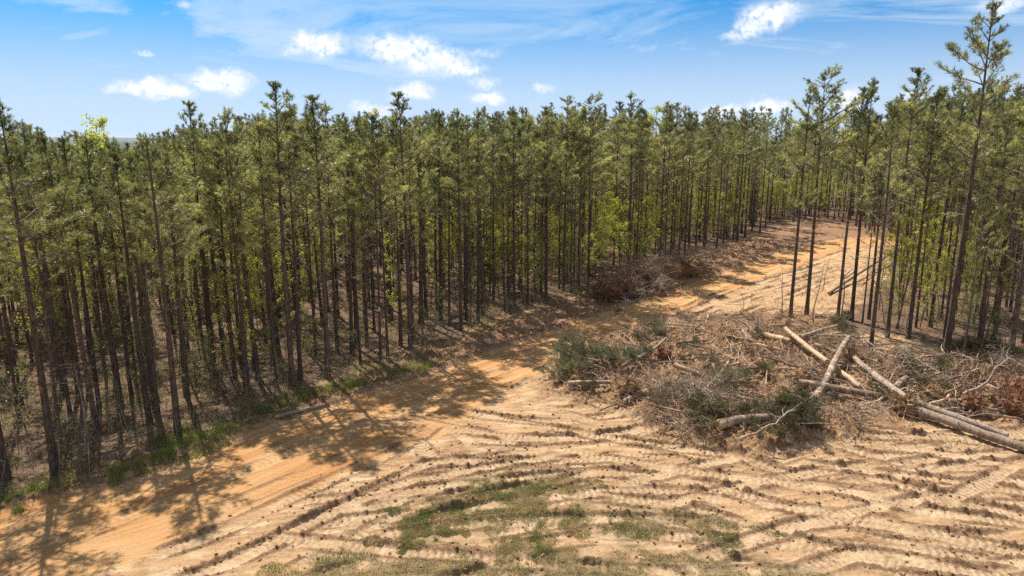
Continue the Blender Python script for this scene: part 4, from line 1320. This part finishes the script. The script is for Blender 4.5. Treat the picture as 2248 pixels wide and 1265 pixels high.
# splintered stumps
def splinter(px, py, H, r, lab):
    p = world_at(px, py)
    root = empty("splintered_stump", (p.x, p.y, p.z - .05)); tag(root, lab, 'stump', 'splintered stumps in the slash')
    mb = MB(); k = 12
    ang = np.arange(k) * 2 * math.pi / k; rim0 = np.stack([np.cos(ang) * r * 1.2, np.sin(ang) * r * 1.2, ang * 0], 1); rim1 = np.stack([np.cos(ang) * r, np.sin(ang) * r, ang * 0 + H * .45], 1)
    mb.add(np.vstack([rim0, rim1]), [[i, (i + 1) % k, k + (i + 1) % k, k + i] for i in range(k)]); mb.obj("bark", M_LOG, root)
    sp = MB()
    for _ in range(26):
        a = rng.uniform(0, 6.28); q = r * math.sqrt(rng.uniform()) * .9; b0 = np.array([math.cos(a) * q, math.sin(a) * q, H * .3])
        sp.tube([b0, b0 + np.array([rng.normal() * .03, rng.normal() * .03, H * rng.uniform(.25, .4)]), b0 + np.array([rng.normal() * .07, rng.normal() * .07, H * rng.uniform(.45, .75)])], [.03, .022, .004], 4)
    sp.obj("splinters", M_WOOD, root, False)


splinter(1728, 724, .85, .14, 'orange splintered stump standing upright at the top of the pile')
splinter(1690, 780, .8, .13, 'burst orange stump fanned with splinters left of the stripped log')


# ---------------------------------------------------------------- root wads
def root_wad(px, py, r, red, lab, dz=.35, nr=70, flat=.75):
    p = world_at(px, py)
    o = empty("root_wad", (p.x, p.y, p.z + r * dz), rnd.uniform(0, 6)); tag(o, lab, 'root wad', 'upturned root wads in the debris')
    core = MB(); nu, nv = 26, 16
    th_ = np.linspace(0, 2 * np.pi, nu, endpoint=False); ph_ = np.linspace(.03, np.pi - .03, nv)
    T_, P_ = np.meshgrid(th_, ph_)
    sx = np.sin(P_) * np.cos(T_); sy = np.sin(P_) * np.sin(T_); sz = np.cos(P_)
    n_ = 1 + .32 * fbm(sx * 2 + px, sy * 2 + sz * 2, 1.3, 3, 5) + .18 * fbm(sx * 3 + sz * 3, sy * 5 + px, 2.2, 2, 9)
    rr = r * .62 * n_
    V = np.stack([sx * rr, sy * rr, sz * rr * flat], -1).reshape(-1, 3)
    F = []
    for i in range(nv - 1):
        for j in range(nu): F.append([i * nu + j, i * nu + (j + 1) % nu, (i + 1) * nu + (j + 1) % nu, (i + 1) * nu + j])
    core.add(V, F, rng.uniform(0, 1, len(V))); core.obj("soil", M_CLOD if not red else M_ROOTR, o, False)
    rt = MB()
    for k in range(nr):
        d = unit(rng.normal(size=3) * [1, 1, .8] + [0, 0, .15]); q = d * r * .4; P = [q]; L = r * rng.uniform(.45, 1.15); dd = d.copy()
        for s in range(5):
            dd = unit(dd + rng.normal(size=3) * .38); P.append(P[-1] + dd * L / 5)
        r1 = .035 * r * rng.uniform(.3, 1.4)
        rt.tube(P, np.linspace(r1, .004, 6), 4)
        for s in range(3):
            b0 = P[rng.integers(2, 6)]; e = b0 + unit(dd + rng.normal(size=3)) * r * rng.uniform(.15, .4)
            rt.tube([b0, .5 * (b0 + e) + rng.normal(size=3) * .03 * r, e], [.009, .007, .003], 3)
    rt.obj("roots", M_ROOTR if red else M_ROOT, o)
    return o


for a in [(1985, 905, .85, 0, 'dark shaded root wad at the butt of the long log pair'), (1378, 862, .75, 0, 'tan root wad behind the two stacked logs'),
          (1757, 838, .7, 0, 'small orange brown root wad at the left end of the low long log'), (2212, 865, .8, 1, 'rusty orange root wad at the right under the big pale pine'),
          (2232, 905, .9, 1, 'second rusty root wad nearest the right edge'), (1690, 742, .6, 0, 'root wad wrapped round the stubby bright peeled log'),
          (1868, 795, .8, 0, 'root wad behind the upper half of the leaning log'), (2050, 870, .6, 0, 'low tangled root wad in the right debris'),
          (2130, 895, .65, 1, 'low reddish root wad between the long log pair and the right edge'), (1455, 785, .6, 1, 'reddish root wad in the upper left of the slash'),
          (1600, 745, .6, 0, 'root wad at the end of the long thin pole'), (1335, 655, 1.7, 1, 'big red root wad at the near end of the roadside pile'),
          (1375, 645, 1.2, 1, 'second red root wad joined to the roadside pile'), (1415, 615, 1.4, 0, 'brown root wad at the top of the roadside pile'),
          (1518, 600, 1.5, 0, 'dark rounded root wad at the far end of the roadside pile'), (1475, 605, 1.4, 0, 'dark brushy root wad beside the far rounded one'),
          (1445, 640, .7, 0, 'root wad tucked under the crossed pale logs'), (1590, 825, .45, 0, 'little root wad by the short slanting log'),
          (1640, 775, .5, 0, 'little root wad left of the burst orange stump')]:
    root_wad(a[0], a[1], a[2], a[3], a[4], nr=70 if a[2] > .7 else 45)


# ---------------------------------------------------------------- pine boughs (felled tops), bare branches
def make_bough(kind, L=3.0):
    st = MB(); nd = MB(); tp = []
    P = [np.zeros(3)]; D = np.array([1.0, 0, .05])
    for k in range(7):
        D = unit(D + rng.normal(size=3) * .08); P.append(P[-1] + D * L / 7)
    P = np.array(P); st.tube(P, np.linspace(.05, .01, 8), 5)
    for k in range(20):
        u = rng.uniform(.12, 1); q = min(u, .99) * 7; i = int(q); p = P[i] + (P[i + 1] - P[i]) * (q - i)
        a = rng.uniform(-1, 1)
        branch(st, tp, p, rng.choice([-1, 1]) * rng.uniform(.5, 1.1), rng.uniform(-.1, .75), L * .42 * (1.15 - u) * rng.uniform(.6, 1.2) + .15, .012, 1.0, .15, 1.5, .05)
    pos = np.array([p[0] for p in tp]); ax = np.array([p[1] for p in tp])
    tufts(nd, pos, ax, 15, .15, .014, rng.uniform(0, 1, len(pos)))
    return st, nd


def make_bare(kind, L=2.6, nb=18):
    st = MB()
    P = [np.zeros(3)]; D = np.array([1.0, 0, .1])
    for k in range(7):
        D = unit(D + rng.normal(size=3) * .16); P.append(P[-1] + D * L / 7)
    P = np.array(P); st.tube(P, np.linspace(.032, .008, 8), 5)
    for k in range(nb):
        i = rng.integers(1, 7); d = unit(D * .5 + rng.normal(size=3) * .8 + [0, 0, .25]); l = rng.uniform(.3, 1.1); Q = [P[i]]
        for s in range(4):
            d = unit(d + rng.normal(size=3) * .25); Q.append(Q[-1] + d * l / 4)
        st.tube(Q, np.linspace(.014, .004, 5), 4)
        for s in range(4):
            b0 = Q[rng.integers(1, 5)]; e = b0 + unit(d + rng.normal(size=3) * .7) * rng.uniform(.12, .45); st.tube([b0, e], [.006, .002], 3)
    return st


BOUGH = []; BOUGHD = []
for k in range(4):
    st, nd = make_bough(k, [3.0, 2.4, 3.4, 2.0][k])
    sm = st.mesh("bough_stem", M_TWIG)
    BOUGH.append((sm, nd.mesh("bough_needles", M_BOUGH, False)))
    BOUGHD.append((sm, nd.mesh("bough_needles_dark", M_BOUGHD, False)))
BARE = []
for k, (L, nb) in enumerate([(2.6, 18), (2.0, 12), (3.2, 22), (1.6, 26)]):
    b_ = make_bare(k, L, nb)
    BARE += [b_.mesh("bare_branch", M_TWIG), b_.mesh("bare_branch_brown", M_TWIGD)]


def bough(px, py, dz, az, tilt, s, k, dark, lab, grp):
    p = world_at(px, py, dz); o = empty("pine_bough", p, 0); o.rotation_euler = (rnd.uniform(-.6, .6), -tilt, az)
    tag(o, lab, 'pine bough', grp)
    st, nd = (BOUGHD if dark else BOUGH)[k]
    place("stem", st, o, scale=(s, s, s)); place("needles", nd, o, scale=(s, s, s))


def heap(poly, n, dark, smin, smax, lab, grp, hmax=.5, azc=None):
    W_ = gp(poly); xs = [q[0] for q in W_]; ys = [q[1] for q in W_]; cx_, cy_ = sum(xs) / len(xs), sum(ys) / len(ys)
    c = 0
    for _ in range(4000):
        if c >= n: break
        x, y = rnd.uniform(min(xs), max(xs)), rnd.uniform(min(ys), max(ys))
        if not in_poly(np.array([x]), np.array([y]), W_)[0]: continue
        az_ = rnd.uniform(0, 6.28) if azc is None else azc + rnd.gauss(0, .5)
        k = rnd.randrange(4); s = rnd.uniform(smin, smax); L = [3.0, 2.4, 3.4, 2.0][k] * s
        o = empty("pine_bough", (x - math.cos(az_) * L * .5, y - math.sin(az_) * L * .5, ground_z(x, y) + .1 + hmax * (c / n)))
        o.rotation_euler = (rnd.uniform(-.7, .7), rnd.uniform(-.25, .1), az_); tag(o, lab, 'pine bough', grp)
        st, nd = (BOUGHD if dark else BOUGH)[k]
        place("stem", st, o, scale=(s, s, s)); place("needles", nd, o, scale=(s, s, s))
        c += 1


heap([(1215, 850), (1225, 812), (1270, 795), (1320, 800), (1345, 830), (1280, 848)], 16, False, .45, .75, 'blue green pine bough of the fallen crown left of the slash', 'boughs of the blue green fallen crown', .75, 2.9)
heap([(1340, 825), (1310, 790), (1400, 765), (1440, 790), (1400, 830)], 7, False, .5, .8, 'blue green pine bough around the pale pole sticking up', 'boughs behind the fallen crown', .5)
heap([(1400, 752), (1420, 728), (1470, 735), (1450, 758)], 5, False, .4, .7, 'green pine bough at the roadside end of the slash', 'boughs at the roadside end of the slash', .4)
heap([(1640, 985), (1625, 950), (1680, 925), (1770, 915), (1810, 945), (1790, 975), (1700, 990)], 24, True, .35, .7, 'dark green pine bough in the front right heap', 'boughs of the front dark green heap', .5)
heap([(1230, 860), (1300, 780), (1500, 740), (1700, 760), (1750, 860), (1500, 900)], 12, True, .3, .6, 'small dull green bough mixed into the left half of the slash', 'dull boughs mixed into the slash', .2)
heap([(1800, 800), (2000, 830), (2240, 850), (2240, 900), (1950, 900)], 10, True, .3, .6, 'small dull green bough mixed into the right half of the slash', 'dull boughs in the right half of the slash', .2)
heap([(1440, 955), (1450, 920), (1560, 900), (1600, 930), (1560, 960)], 7, True, .4, .7, 'dark bough under the brown brush heap', 'boughs under the brown brush heap', .3)
heap([(1500, 875), (1560, 850), (1640, 850), (1640, 890), (1540, 890)], 6, False, .4, .7, 'thin grey green bough behind the brown brush heap', 'boughs behind the brown brush heap', .4)
heap([(1795, 720), (1840, 705), (1880, 722), (1860, 745)], 8, False, .4, .6, 'green pine bough by the foot of the fourth open-row pine', 'boughs of the green bush above the pile', .5)
heap([(2090, 790), (2100, 765), (2190, 760), (2190, 790)], 7, True, .5, .8, 'shaded dark bough beside the slim pale poles', 'boughs in the shade beside the poles', .4)
bough(1345, 690, .1, .5, .2, .4, 1, False, 'small green pine sprig lying on the left edge of the road', None)


def bares(poly, n, smin, smax, lab, grp, hmax=.3):
    W_ = gp(poly); xs = [q[0] for q in W_]; ys = [q[1] for q in W_]; c = 0
    while c < n:
        x, y = rnd.uniform(min(xs), max(xs)), rnd.uniform(min(ys), max(ys))
        if not in_poly(np.array([x]), np.array([y]), W_)[0]: continue
        k = rnd.randrange(8); s = rnd.uniform(smin, smax)
        o = place("bare_branch", BARE[k], None, (x, y, ground_z(x, y) + .04 + rnd.uniform(0, hmax)), (rnd.uniform(0, 6.28), rnd.uniform(-.3, .15), rnd.uniform(0, 6.28)), (s, s, s))
        tag(o, lab, 'branch', grp); c += 1


bares([(1430, 960), (1430, 905), (1500, 870), (1600, 880), (1610, 930), (1570, 965)], 60, .45, .85, 'bare forked branch in the brown brush heap at the front', 'branches of the brown brush heap', .95)
bares([(1220, 850), (1350, 760), (1560, 700), (1720, 700), (1760, 860), (1640, 900), (1400, 900)], 90, .3, .8, 'bare branch strewn over the left half of the slash', 'branches strewn over the left half of the slash', .25)
bares([(1760, 860), (1750, 740), (1900, 790), (2060, 800), (2248, 830), (2248, 920), (2000, 930), (1850, 940)], 100, .35, .95, 'bare branch strewn over the right half of the slash', 'branches strewn over the right half of the slash', .5)
bares([(1300, 665), (1330, 630), (1450, 600), (1540, 590), (1530, 620), (1400, 660)], 90, .7, 1.5, 'bare branch poking from the roadside pile', 'branches of the roadside pile', .8)
bares([(1625, 980), (1640, 930), (1800, 900), (1820, 960)], 10, .4, .8, 'bare branch lying over the dark green heap', 'branches over the dark green heap', .9)
bares([(180, 1020), (420, 910), (600, 850), (700, 870), (420, 960), (200, 1040)], 16, .25, .6, 'bare dead branch on the shaded verge left of the road', 'dead branches on the left verge', .1)
bares([(1000, 760), (1200, 690), (1500, 600), (1700, 540), (1690, 555), (1500, 625), (1250, 700), (1080, 760)], 26, .25, .6, 'dead branch on the scraped bank between stand and road', 'dead branches on the scraped bank', .1)


# long crooked branches traced in the photo
def crooked(pts, r0, lab, mat=M_TWIG, nb=5):
    W_ = [np.array(world_at(p[0], p[1], p[2])) for p in pts]
    o = empty("crooked_branch", W_[0]); tag(o, lab, 'branch', 'long crooked branches of the slash')
    P = []
    for i in range(len(W_) - 1):
        for k in range(4): P.append(W_[i] + (W_[i + 1] - W_[i]) * k / 4 + rng.normal(size=3) * .03)
    P.append(W_[-1]); P = np.array(P) - W_[0]
    mb = MB(); mb.tube(P, np.linspace(r0, .012, len(P)), 6)
    mb.obj("stem", mat, o)
    tw = MB()
    for k in range(nb):
        i = rng.integers(2, len(P) - 1); d = unit(P[i] - P[i - 1] + rng.normal(size=3) * .6 + [0, 0, .3]); l = rng.uniform(.3, 1.0)
        tw.tube([P[i], P[i] + d * l * .5 + rng.normal(size=3) * .04, P[i] + d * l], [.018, .013, .004], 4)
    tw.obj("twigs", mat, o)


crooked([(2116, 866, .3), (2160, 845, .9), (2192, 805, 1.6), (2212, 785, 2.0), (2217, 762, 2.4)], .07, 'long pale crooked branch sticking up at the right before the pale pine')
crooked([(1624, 963, .3), (1690, 935, .7), (1730, 905, .9), (1790, 868, 1.0)], .04, 'thin pale crooked branch arching over the dark green heap')
crooked([(1476, 976, .1), (1510, 945, .3), (1540, 930, .5)], .035, 'forked crooked branch at the front foot of the brown brush heap')
crooked([(1440, 915, .6), (1470, 925, .5), (1500, 940, .35), (1515, 962, .1)], .03, 'drooping crooked branch on the face of the brown brush heap')
crooked([(1905, 845, .4), (1905, 815, .8), (1892, 798, 1.0)], .03, 'small crooked branch rising behind the low long log')
crooked([(1945, 850, .3), (1965, 815, .7), (1985, 790, .9)], .035, 'crooked branch standing among the right hand branches')
crooked([(2080, 905, .1), (2130, 912, .3), (2192, 905, .6)], .035, 'low crooked branch between the log pair and the rusty roots')
crooked([(2135, 860, .2), (2148, 840, .6), (2155, 825, .9)], .03, 'short upright crooked branch left of the rusty roots')
crooked([(1700, 800, .1), (1720, 790, .2), (1737, 785, .2)], .03, 'small crooked stick left of the leaning log')
crooked([(1660, 832, .05), (1690, 800, .3), (1700, 785, .4)], .02, 'slim crooked twig in the middle of the slash')


# bare grey sapling by the ditch, and thin bare saplings by the open row
def bare_sapling(px, py, H, lab, spread=.8, nb=26, mat=M_TWIG, leaves=0):
    b = ground_hit(px, py); o = empty("bare_sapling", (b.x, b.y, ground_z(b.x, b.y) - .03)); tag(o, lab, 'bare sapling', 'leafless saplings')
    st = MB(); n = 9; P = [np.zeros(3)]; D = np.array([0, 0, 1.0])
    for k in range(n):
        D = unit(D + rng.normal(size=3) * .09 + [0, 0, .1]); P.append(P[-1] + D * H / n)
    P = np.array(P); st.tube(P, np.linspace(.012 + .009 * H, .006, n + 1), 6); st.obj("stem", mat, o)
    tw = MB()
    for k in range(nb):
        i = rng.integers(2, n + 1); a = rng.uniform(0, 6.28); d = np.array([math.cos(a), math.sin(a), rng.uniform(-.2, .6)]); d = unit(d); l = spread * rng.uniform(.4, 1.2) * (1.2 - i / n * .5); Q = [P[i]]
        for s in range(4):
            d = unit(d + rng.normal(size=3) * .25); Q.append(Q[-1] + d * l / 4)
        tw.tube(Q, np.linspace(.012, .004, 5), 4)
        for s in range(3):
            b0 = Q[rng.integers(1, 5)]; e = b0 + unit(d + rng.normal(size=3) * .7) * rng.uniform(.15, .4); tw.tube([b0, e], [.006, .003], 3)
    tw.obj("twigs", mat, o)


bare_sapling(188, 998, 3.6, 'bare grey sapling with pale spreading twigs by the ditch at left', 1.1, 34)
for px, py, H, lab in [(1716, 702, 3.6, 'thin bare sapling just left of the lone straight pine'), (1785, 712, 4.2, 'thin bare sapling right of the second open-row pine'),
                       (1847, 702, 5, 'bare pole sapling touching the third open-row pine'), (1940, 712, 4.4, 'bare sapling between the pale leaning pine and its right neighbour'),
                       (1988, 730, 4.0, 'bare sapling just left of the dark pine in the straw'), (2061, 705, 3.8, 'bare sapling right of the thick dark pine near the giant'),
                       (1805, 640, 3, 'bare sapling on the open slope beyond the second open-row pine'), (1630, 690, 1.6, 'knee high bare sapling on the bare slope'),
                       (1930, 640, 4, 'bare sapling at the long fallen trunk in the right stand')]:
    bare_sapling(px, py, H, lab, .45, 14)


# ---------------------------------------------------------------- ground cover (grass, twigs, clods, litter)
def blades(name, polys, n, hgt, width, mat, lab, dens_f=None, lean=.5, extra=None, green=.5):
    mb = MB(); bx = []; by = []
    for W_ in polys:
        A = np.array(W_); x = rng.uniform(A[:, 0].min() - 1, A[:, 0].max() + 1, n); y = rng.uniform(A[:, 1].min() - 1, A[:, 1].max() + 1, n)
        m = in_poly(x + .8 * fbm(x, y, .7, 3, 5), y + .8 * fbm(x, y, .7, 3, 8), W_)
        m &= fbm(x, y, .9, 4, 77) + .25 * fbm(x, y, 3.0, 2, 78) + .22 > rng.uniform(-.3, .3, n)
        bx.append(x[m]); by.append(y[m])
    x = np.concatenate(bx); y = np.concatenate(by); z = ground_za(x, y) - .01; M = len(x)
    # tussocks: pull blades toward clump centres
    a = rng.uniform(0, 6.28, M); h = hgt * rng.uniform(.4, 1.5, M) * (1 + .6 * perlin(x * 2.2, y * 2.2, 31)); ln = rng.uniform(.1, lean, M) * 1.5
    top = np.stack([x + np.cos(a) * h * ln, y + np.sin(a) * h * ln, z + h], 1)
    s = np.stack([-np.sin(a + rng.uniform(-1, 1, M)), np.cos(a), a * 0], 1) * width * .5
    b0 = np.stack([x, y, z], 1)
    V = np.stack([b0 - s, b0 + s, top], 1).reshape(-1, 3)
    v = np.clip(green + .9 * fbm(x, y, .8, 3, 90) + rng.uniform(-.3, .3, M), 0, 1)
    mb.add(V, np.arange(M * 3).reshape(M, 3), np.repeat(v, 3))
    o = mb.obj(name, mat, None, False); tag(o, lab, None, None, 'stuff')


blades("grass", GRASS, 190000, .055, .014, M_GRASS, 'thin dry and green grass coming through the churned clay', green=.45)
blades("grass", [VERGE], 110000, .16, .02, M_GRASSG, 'green grass along the left verge of the road', green=.4)
M_GREENB = leaf_mat("bright_grass", (.28, .24, .11), (.24, .28, .07), .45, .6, .2)
BRIGHT = [gp(q_) for q_ in ([(330, 955), (400, 950), (500, 935), (560, 950), (480, 985), (380, 1015), (330, 1025)], [(-20, 1075), (60, 1060), (120, 1075), (60, 1105), (-20, 1125)],
          [(230, 1035), (320, 1010), (370, 1030), (290, 1052), (230, 1060)], [(555, 905), (640, 880), (700, 872), (600, 920)], [(690, 862), (800, 850), (820, 835), (760, 838)], [(850, 822), (940, 800), (950, 812), (880, 832)])]
blades("grass", BRIGHT, 17000, .2, .024, M_GREENB, 'bright green grass tufts where the verge meets the left stand', green=.5)
SPARSE = gp([(350, 1265), (700, 1120), (1100, 1010), (1700, 1000), (2248, 1180), (2248, 1290), (350, 1290)])
blades("weeds", [SPARSE], 9000, .07, .014, M_GRASS, 'sparse sprigs of weed scattered over the tracked clay', green=.6)


def litter(name, polys, n, l0, l1, r, mat, lab, lift=.0, tilt=.2):
    mb = MB(); bx = []; by = []
    for W_ in polys:
        A = np.array(W_); x = rng.uniform(A[:, 0].min(), A[:, 0].max(), n); y = rng.uniform(A[:, 1].min(), A[:, 1].max(), n); m = in_poly(x, y, W_) & (fbm(x, y, .45, 3, 140) > rng.uniform(-.55, .35, n))
        bx.append(x[m]); by.append(y[m])
    x = np.concatenate(bx); y = np.concatenate(by); M = len(x); z = ground_za(x, y) + lift * rng.uniform(0, 1, M) + .012
    a = rng.uniform(0, 6.28, M); e = rng.normal(size=M) * tilt; L = rng.uniform(l0, l1, M) * rng.uniform(.4, 1, M)
    d = np.stack([np.cos(a) * np.cos(e), np.sin(a) * np.cos(e), np.abs(np.sin(e))], 1)
    s = np.stack([-np.sin(a), np.cos(a), a * 0], 1); up = np.cross(d, s)
    rr = (r * rng.uniform(.4, 1.4, M) * (L / l1) ** .5)[:, None]
    c = np.stack([x, y, z], 1); p0 = c; p1 = c + d * L[:, None] * .5 + s * (rng.normal(size=M) * .06 * L)[:, None]; p2 = c + d * L[:, None]
    V = []
    for p, k in ((p0, 1.0), (p1, .8), (p2, .35)):
        for th_ in (0, 2.09, 4.19): V.append(p + (math.cos(th_) * s + math.sin(th_) * up) * rr * k)
    V = np.stack(V, 1)
    F = []
    for b in (0, 3):
        for i in range(3): F.append([b + i, b + (i + 1) % 3, b + 3 + (i + 1) % 3, b + 3 + i])
    F = np.array(F)[None] + (np.arange(M) * 9)[:, None, None]
    mb.add(V.reshape(-1, 3), F.reshape(-1, 4), np.repeat(rng.uniform(0, 1, M), 9))
    o = mb.obj(name, mat, None, False); tag(o, lab, None, None, 'stuff')


litter("slash_debris", [SLASH], 11000, .15, .9, .017, M_STRAW, 'broken twigs and bark slivers over the slash', .14, .35)
litter("slash_debris", [SLASH], 2600, .5, 2.0, .022, M_TWIG, 'loose pale sticks heaped through the slash', .35, .3)
litter("slash_debris", [SLASH], 2600, .4, 1.6, .024, M_TWIGD, 'loose brown sticks heaped through the slash', .3, .3)
litter("bark_chips", [SLASH], 2600, .2, 1.3, .024, M_PEEL, 'pale bark chips and split wood over the slash', .25, .3)
LBANK = gp([(-30, 1130), (330, 985), (620, 880), (900, 800), (1130, 720), (1400, 640), (1620, 560), (1800, 500), (1780, 482), (1620, 520), (1290, 630), (1000, 720), (640, 830), (330, 910), (-30, 1040)])
litter("forest_litter", [LBANK], 34000, .1, .4, .012, M_STRAW, 'twigs and pine straw on the floor and bank of the left stand', .05, .2)
RFL = gp([(1500, 700), (1800, 590), (1900, 560), (2300, 600), (2300, 830), (1900, 780), (1830, 720)])
litter("forest_litter", [RFL], 22000, .1, .4, .012, M_STRAW, 'twigs and pine straw on the floor of the right stand', .05, .2)
INNER = gp([(-30, 1040), (330, 910), (640, 830), (1000, 720), (1290, 630), (1290, 560), (900, 590), (-30, 760)])
litter("forest_litter", [INNER], 26000, .15, .6, .016, M_STRAW, 'dead sticks and straw deeper among the left trunks', .15, .4)

# low leafy cover and thin stems under the edge of the left stand
LOWB = gp([(-60, 1130), (0, 1110), (150, 1060), (330, 1000), (500, 930), (700, 855), (900, 800), (1100, 715), (1290, 645), (1290, 600), (1000, 660), (700, 740), (400, 800), (-60, 860)])


def low_cover(poly, ncl, nlf, size, mat, lab, hh=.35, stems=1400):
    A = np.array(poly); x = rng.uniform(A[:, 0].min(), A[:, 0].max(), ncl * 3); y = rng.uniform(A[:, 1].min(), A[:, 1].max(), ncl * 3)
    m = in_poly(x, y, poly) & (fbm(x, y, .35, 3, 66) + .25 > rng.uniform(-.4, .4, len(x))); x = x[m][:ncl]; y = y[m][:ncl]; n_ = len(x)
    r_ = rng.uniform(.15, .5, n_); cx_ = np.repeat(x, nlf); cy_ = np.repeat(y, nlf); rr = np.repeat(r_, nlf); M_ = len(cx_)
    o_ = rng.normal(size=(M_, 3)) * [.6, .6, .45]; P = np.stack([cx_, cy_, ground_za(cx_, cy_)], 1) + np.abs(o_ * [0, 0, 1]) * rr[:, None] * (hh / .35) + o_ * [1, 1, 0] * rr[:, None]
    nrm = rng.normal(size=(M_, 3)) + [0, 0, 1.2]; nrm /= np.linalg.norm(nrm, axis=1)[:, None]
    u = np.cross(nrm, rng.normal(size=(M_, 3))); u /= np.linalg.norm(u, axis=1)[:, None]; v = np.cross(nrm, u); s_ = size * rng.uniform(.5, 1.3, (M_, 1))
    mb = MB(); V = np.stack([P - u * s_ * .55, P + v * s_ * .36, P + u * s_ * .6, P - v * s_ * .36], 1).reshape(-1, 3)
    mb.add(V, np.arange(M_ * 4).reshape(M_, 4), np.repeat(rng.uniform(0, 1, M_), 4), 0)
    for k in range(stems):
        x0, y0 = rng.uniform(A[:, 0].min(), A[:, 0].max()), rng.uniform(A[:, 1].min(), A[:, 1].max())
        if not in_poly(np.array([x0]), np.array([y0]), poly)[0]: continue
        h_ = rng.uniform(.4, 2.6); b_ = np.array([x0, y0, ground_z(x0, y0) - .03]); e_ = b_ + np.array([rng.normal() * .2, rng.normal() * .2, h_]) * [1, 1, 1]
        mid = .5 * (b_ + e_) + rng.normal(size=3) * .05
        mb.tube([b_, mid, e_], [.012, .009, .003], 3, .5, 1)
        for q in range(3):
            s0 = mid + (e_ - mid) * rng.uniform(0, .8); mb.tube([s0, s0 + unit(rng.normal(size=3) + [0, 0, .6]) * rng.uniform(.15, .5)], [.006, .002], 3, .5, 1)
    o = mb.obj("undergrowth", [mat, M_TWIG], None, False); tag(o, lab, None, None, 'stuff')


low_cover(LOWB, 1500, 34, .055, M_LEAFG, 'low leafy weeds and thin stems under the edge of the left stand', .35, 2600)
RLOW = gp([(1880, 700), (1900, 600), (2000, 570), (2300, 560), (2300, 800), (2000, 770)])
low_cover(RLOW, 260, 30, .05, M_LEAFG, 'sprigs and thin stems on the floor of the right stand', .3, 1500)

# clods: small lumps thrown up along the berms
cand = A_clod.ravel() * near.ravel() * (YY.ravel() < 60) * (1 - .8 * m_road.ravel())
dxg = np.gradient(GX)[None, :] * np.gradient(GY)[:, None]
pw = (cand ** 1.3 * dxg.ravel()); pw /= pw.sum()
sel = rng.choice(pw.size, 11000, p=pw)
cxs = XX.ravel()[sel] + rng.normal(size=len(sel)) * .14; cys = YY.ravel()[sel] + rng.normal(size=len(sel)) * .14; M = len(sel)
ico = []
gphi = (1 + 5 ** .5) / 2
iv = np.array([(-1, gphi, 0), (1, gphi, 0), (-1, -gphi, 0), (1, -gphi, 0), (0, -1, gphi), (0, 1, gphi), (0, -1, -gphi), (0, 1, -gphi), (gphi, 0, -1), (gphi, 0, 1), (-gphi, 0, -1), (-gphi, 0, 1)]) / 1.902
ifc = np.array([(0, 11, 5), (0, 5, 1), (0, 1, 7), (0, 7, 10), (0, 10, 11), (1, 5, 9), (5, 11, 4), (11, 10, 2), (10, 7, 6), (7, 1, 8), (3, 9, 4), (3, 4, 2), (3, 2, 6), (3, 6, 8), (3, 8, 9), (4, 9, 5), (2, 4, 11), (6, 2, 10), (8, 6, 7), (9, 8, 1)])
sz_ = (.018 + .055 * rng.uniform(0, 1, M) ** 2.5)
V = iv[None] * rng.uniform(.6, 1.35, (M, 12, 1)) * sz_[:, None, None] * np.array([1, 1, .75])
V += np.stack([cxs, cys, ground_za(cxs, cys) + sz_ * .25], 1)[:, None, :]
mb = MB(); mb.add(V.reshape(-1, 3), (ifc[None] + (np.arange(M) * 12)[:, None, None]).reshape(-1, 3), np.repeat(rng.uniform(0, 1, M), 12))
o = mb.obj("clods", M_CLOD, None, False); tag(o, 'crumbled clay clods thrown up along the tracks', None, None, 'stuff')


# ------------------------------------------------------------------ thin air that fades the far ridge
bm = bpy.data.meshes.new("haze")
hx, y0h, y1h, z0h, z1h = 7600.0, -700.0, 8000.0, -40.0, 38.0
bm.from_pydata([(-hx, y0h, z0h), (hx, y0h, z0h), (hx, y1h, z0h), (-hx, y1h, z0h), (-hx, y0h, z1h), (hx, y0h, z1h), (hx, y1h, z1h), (-hx, y1h, z1h)], [],
               [(0, 3, 2, 1), (4, 5, 6, 7), (0, 1, 5, 4), (1, 2, 6, 5), (2, 3, 7, 6), (3, 0, 4, 7)])
hm = bpy.data.materials.new("air"); hm.use_nodes = True; ht = NT(hm.node_tree)
for n in list(ht.n): ht.n.remove(n)
pv = ht.node('ShaderNodeVolumePrincipled'); pv.inputs['Color'].default_value = (.78, .86, 1, 1); pv.inputs['Density'].default_value = .00009; pv.inputs['Anisotropy'].default_value = .2
ho = ht.node('ShaderNodeOutputMaterial'); ht.l.new(pv.outputs[0], ho.inputs['Volume'])
bm.materials.append(hm); o = bpy.data.objects.new("haze", bm); COL.objects.link(o); o['kind'] = 'stuff'
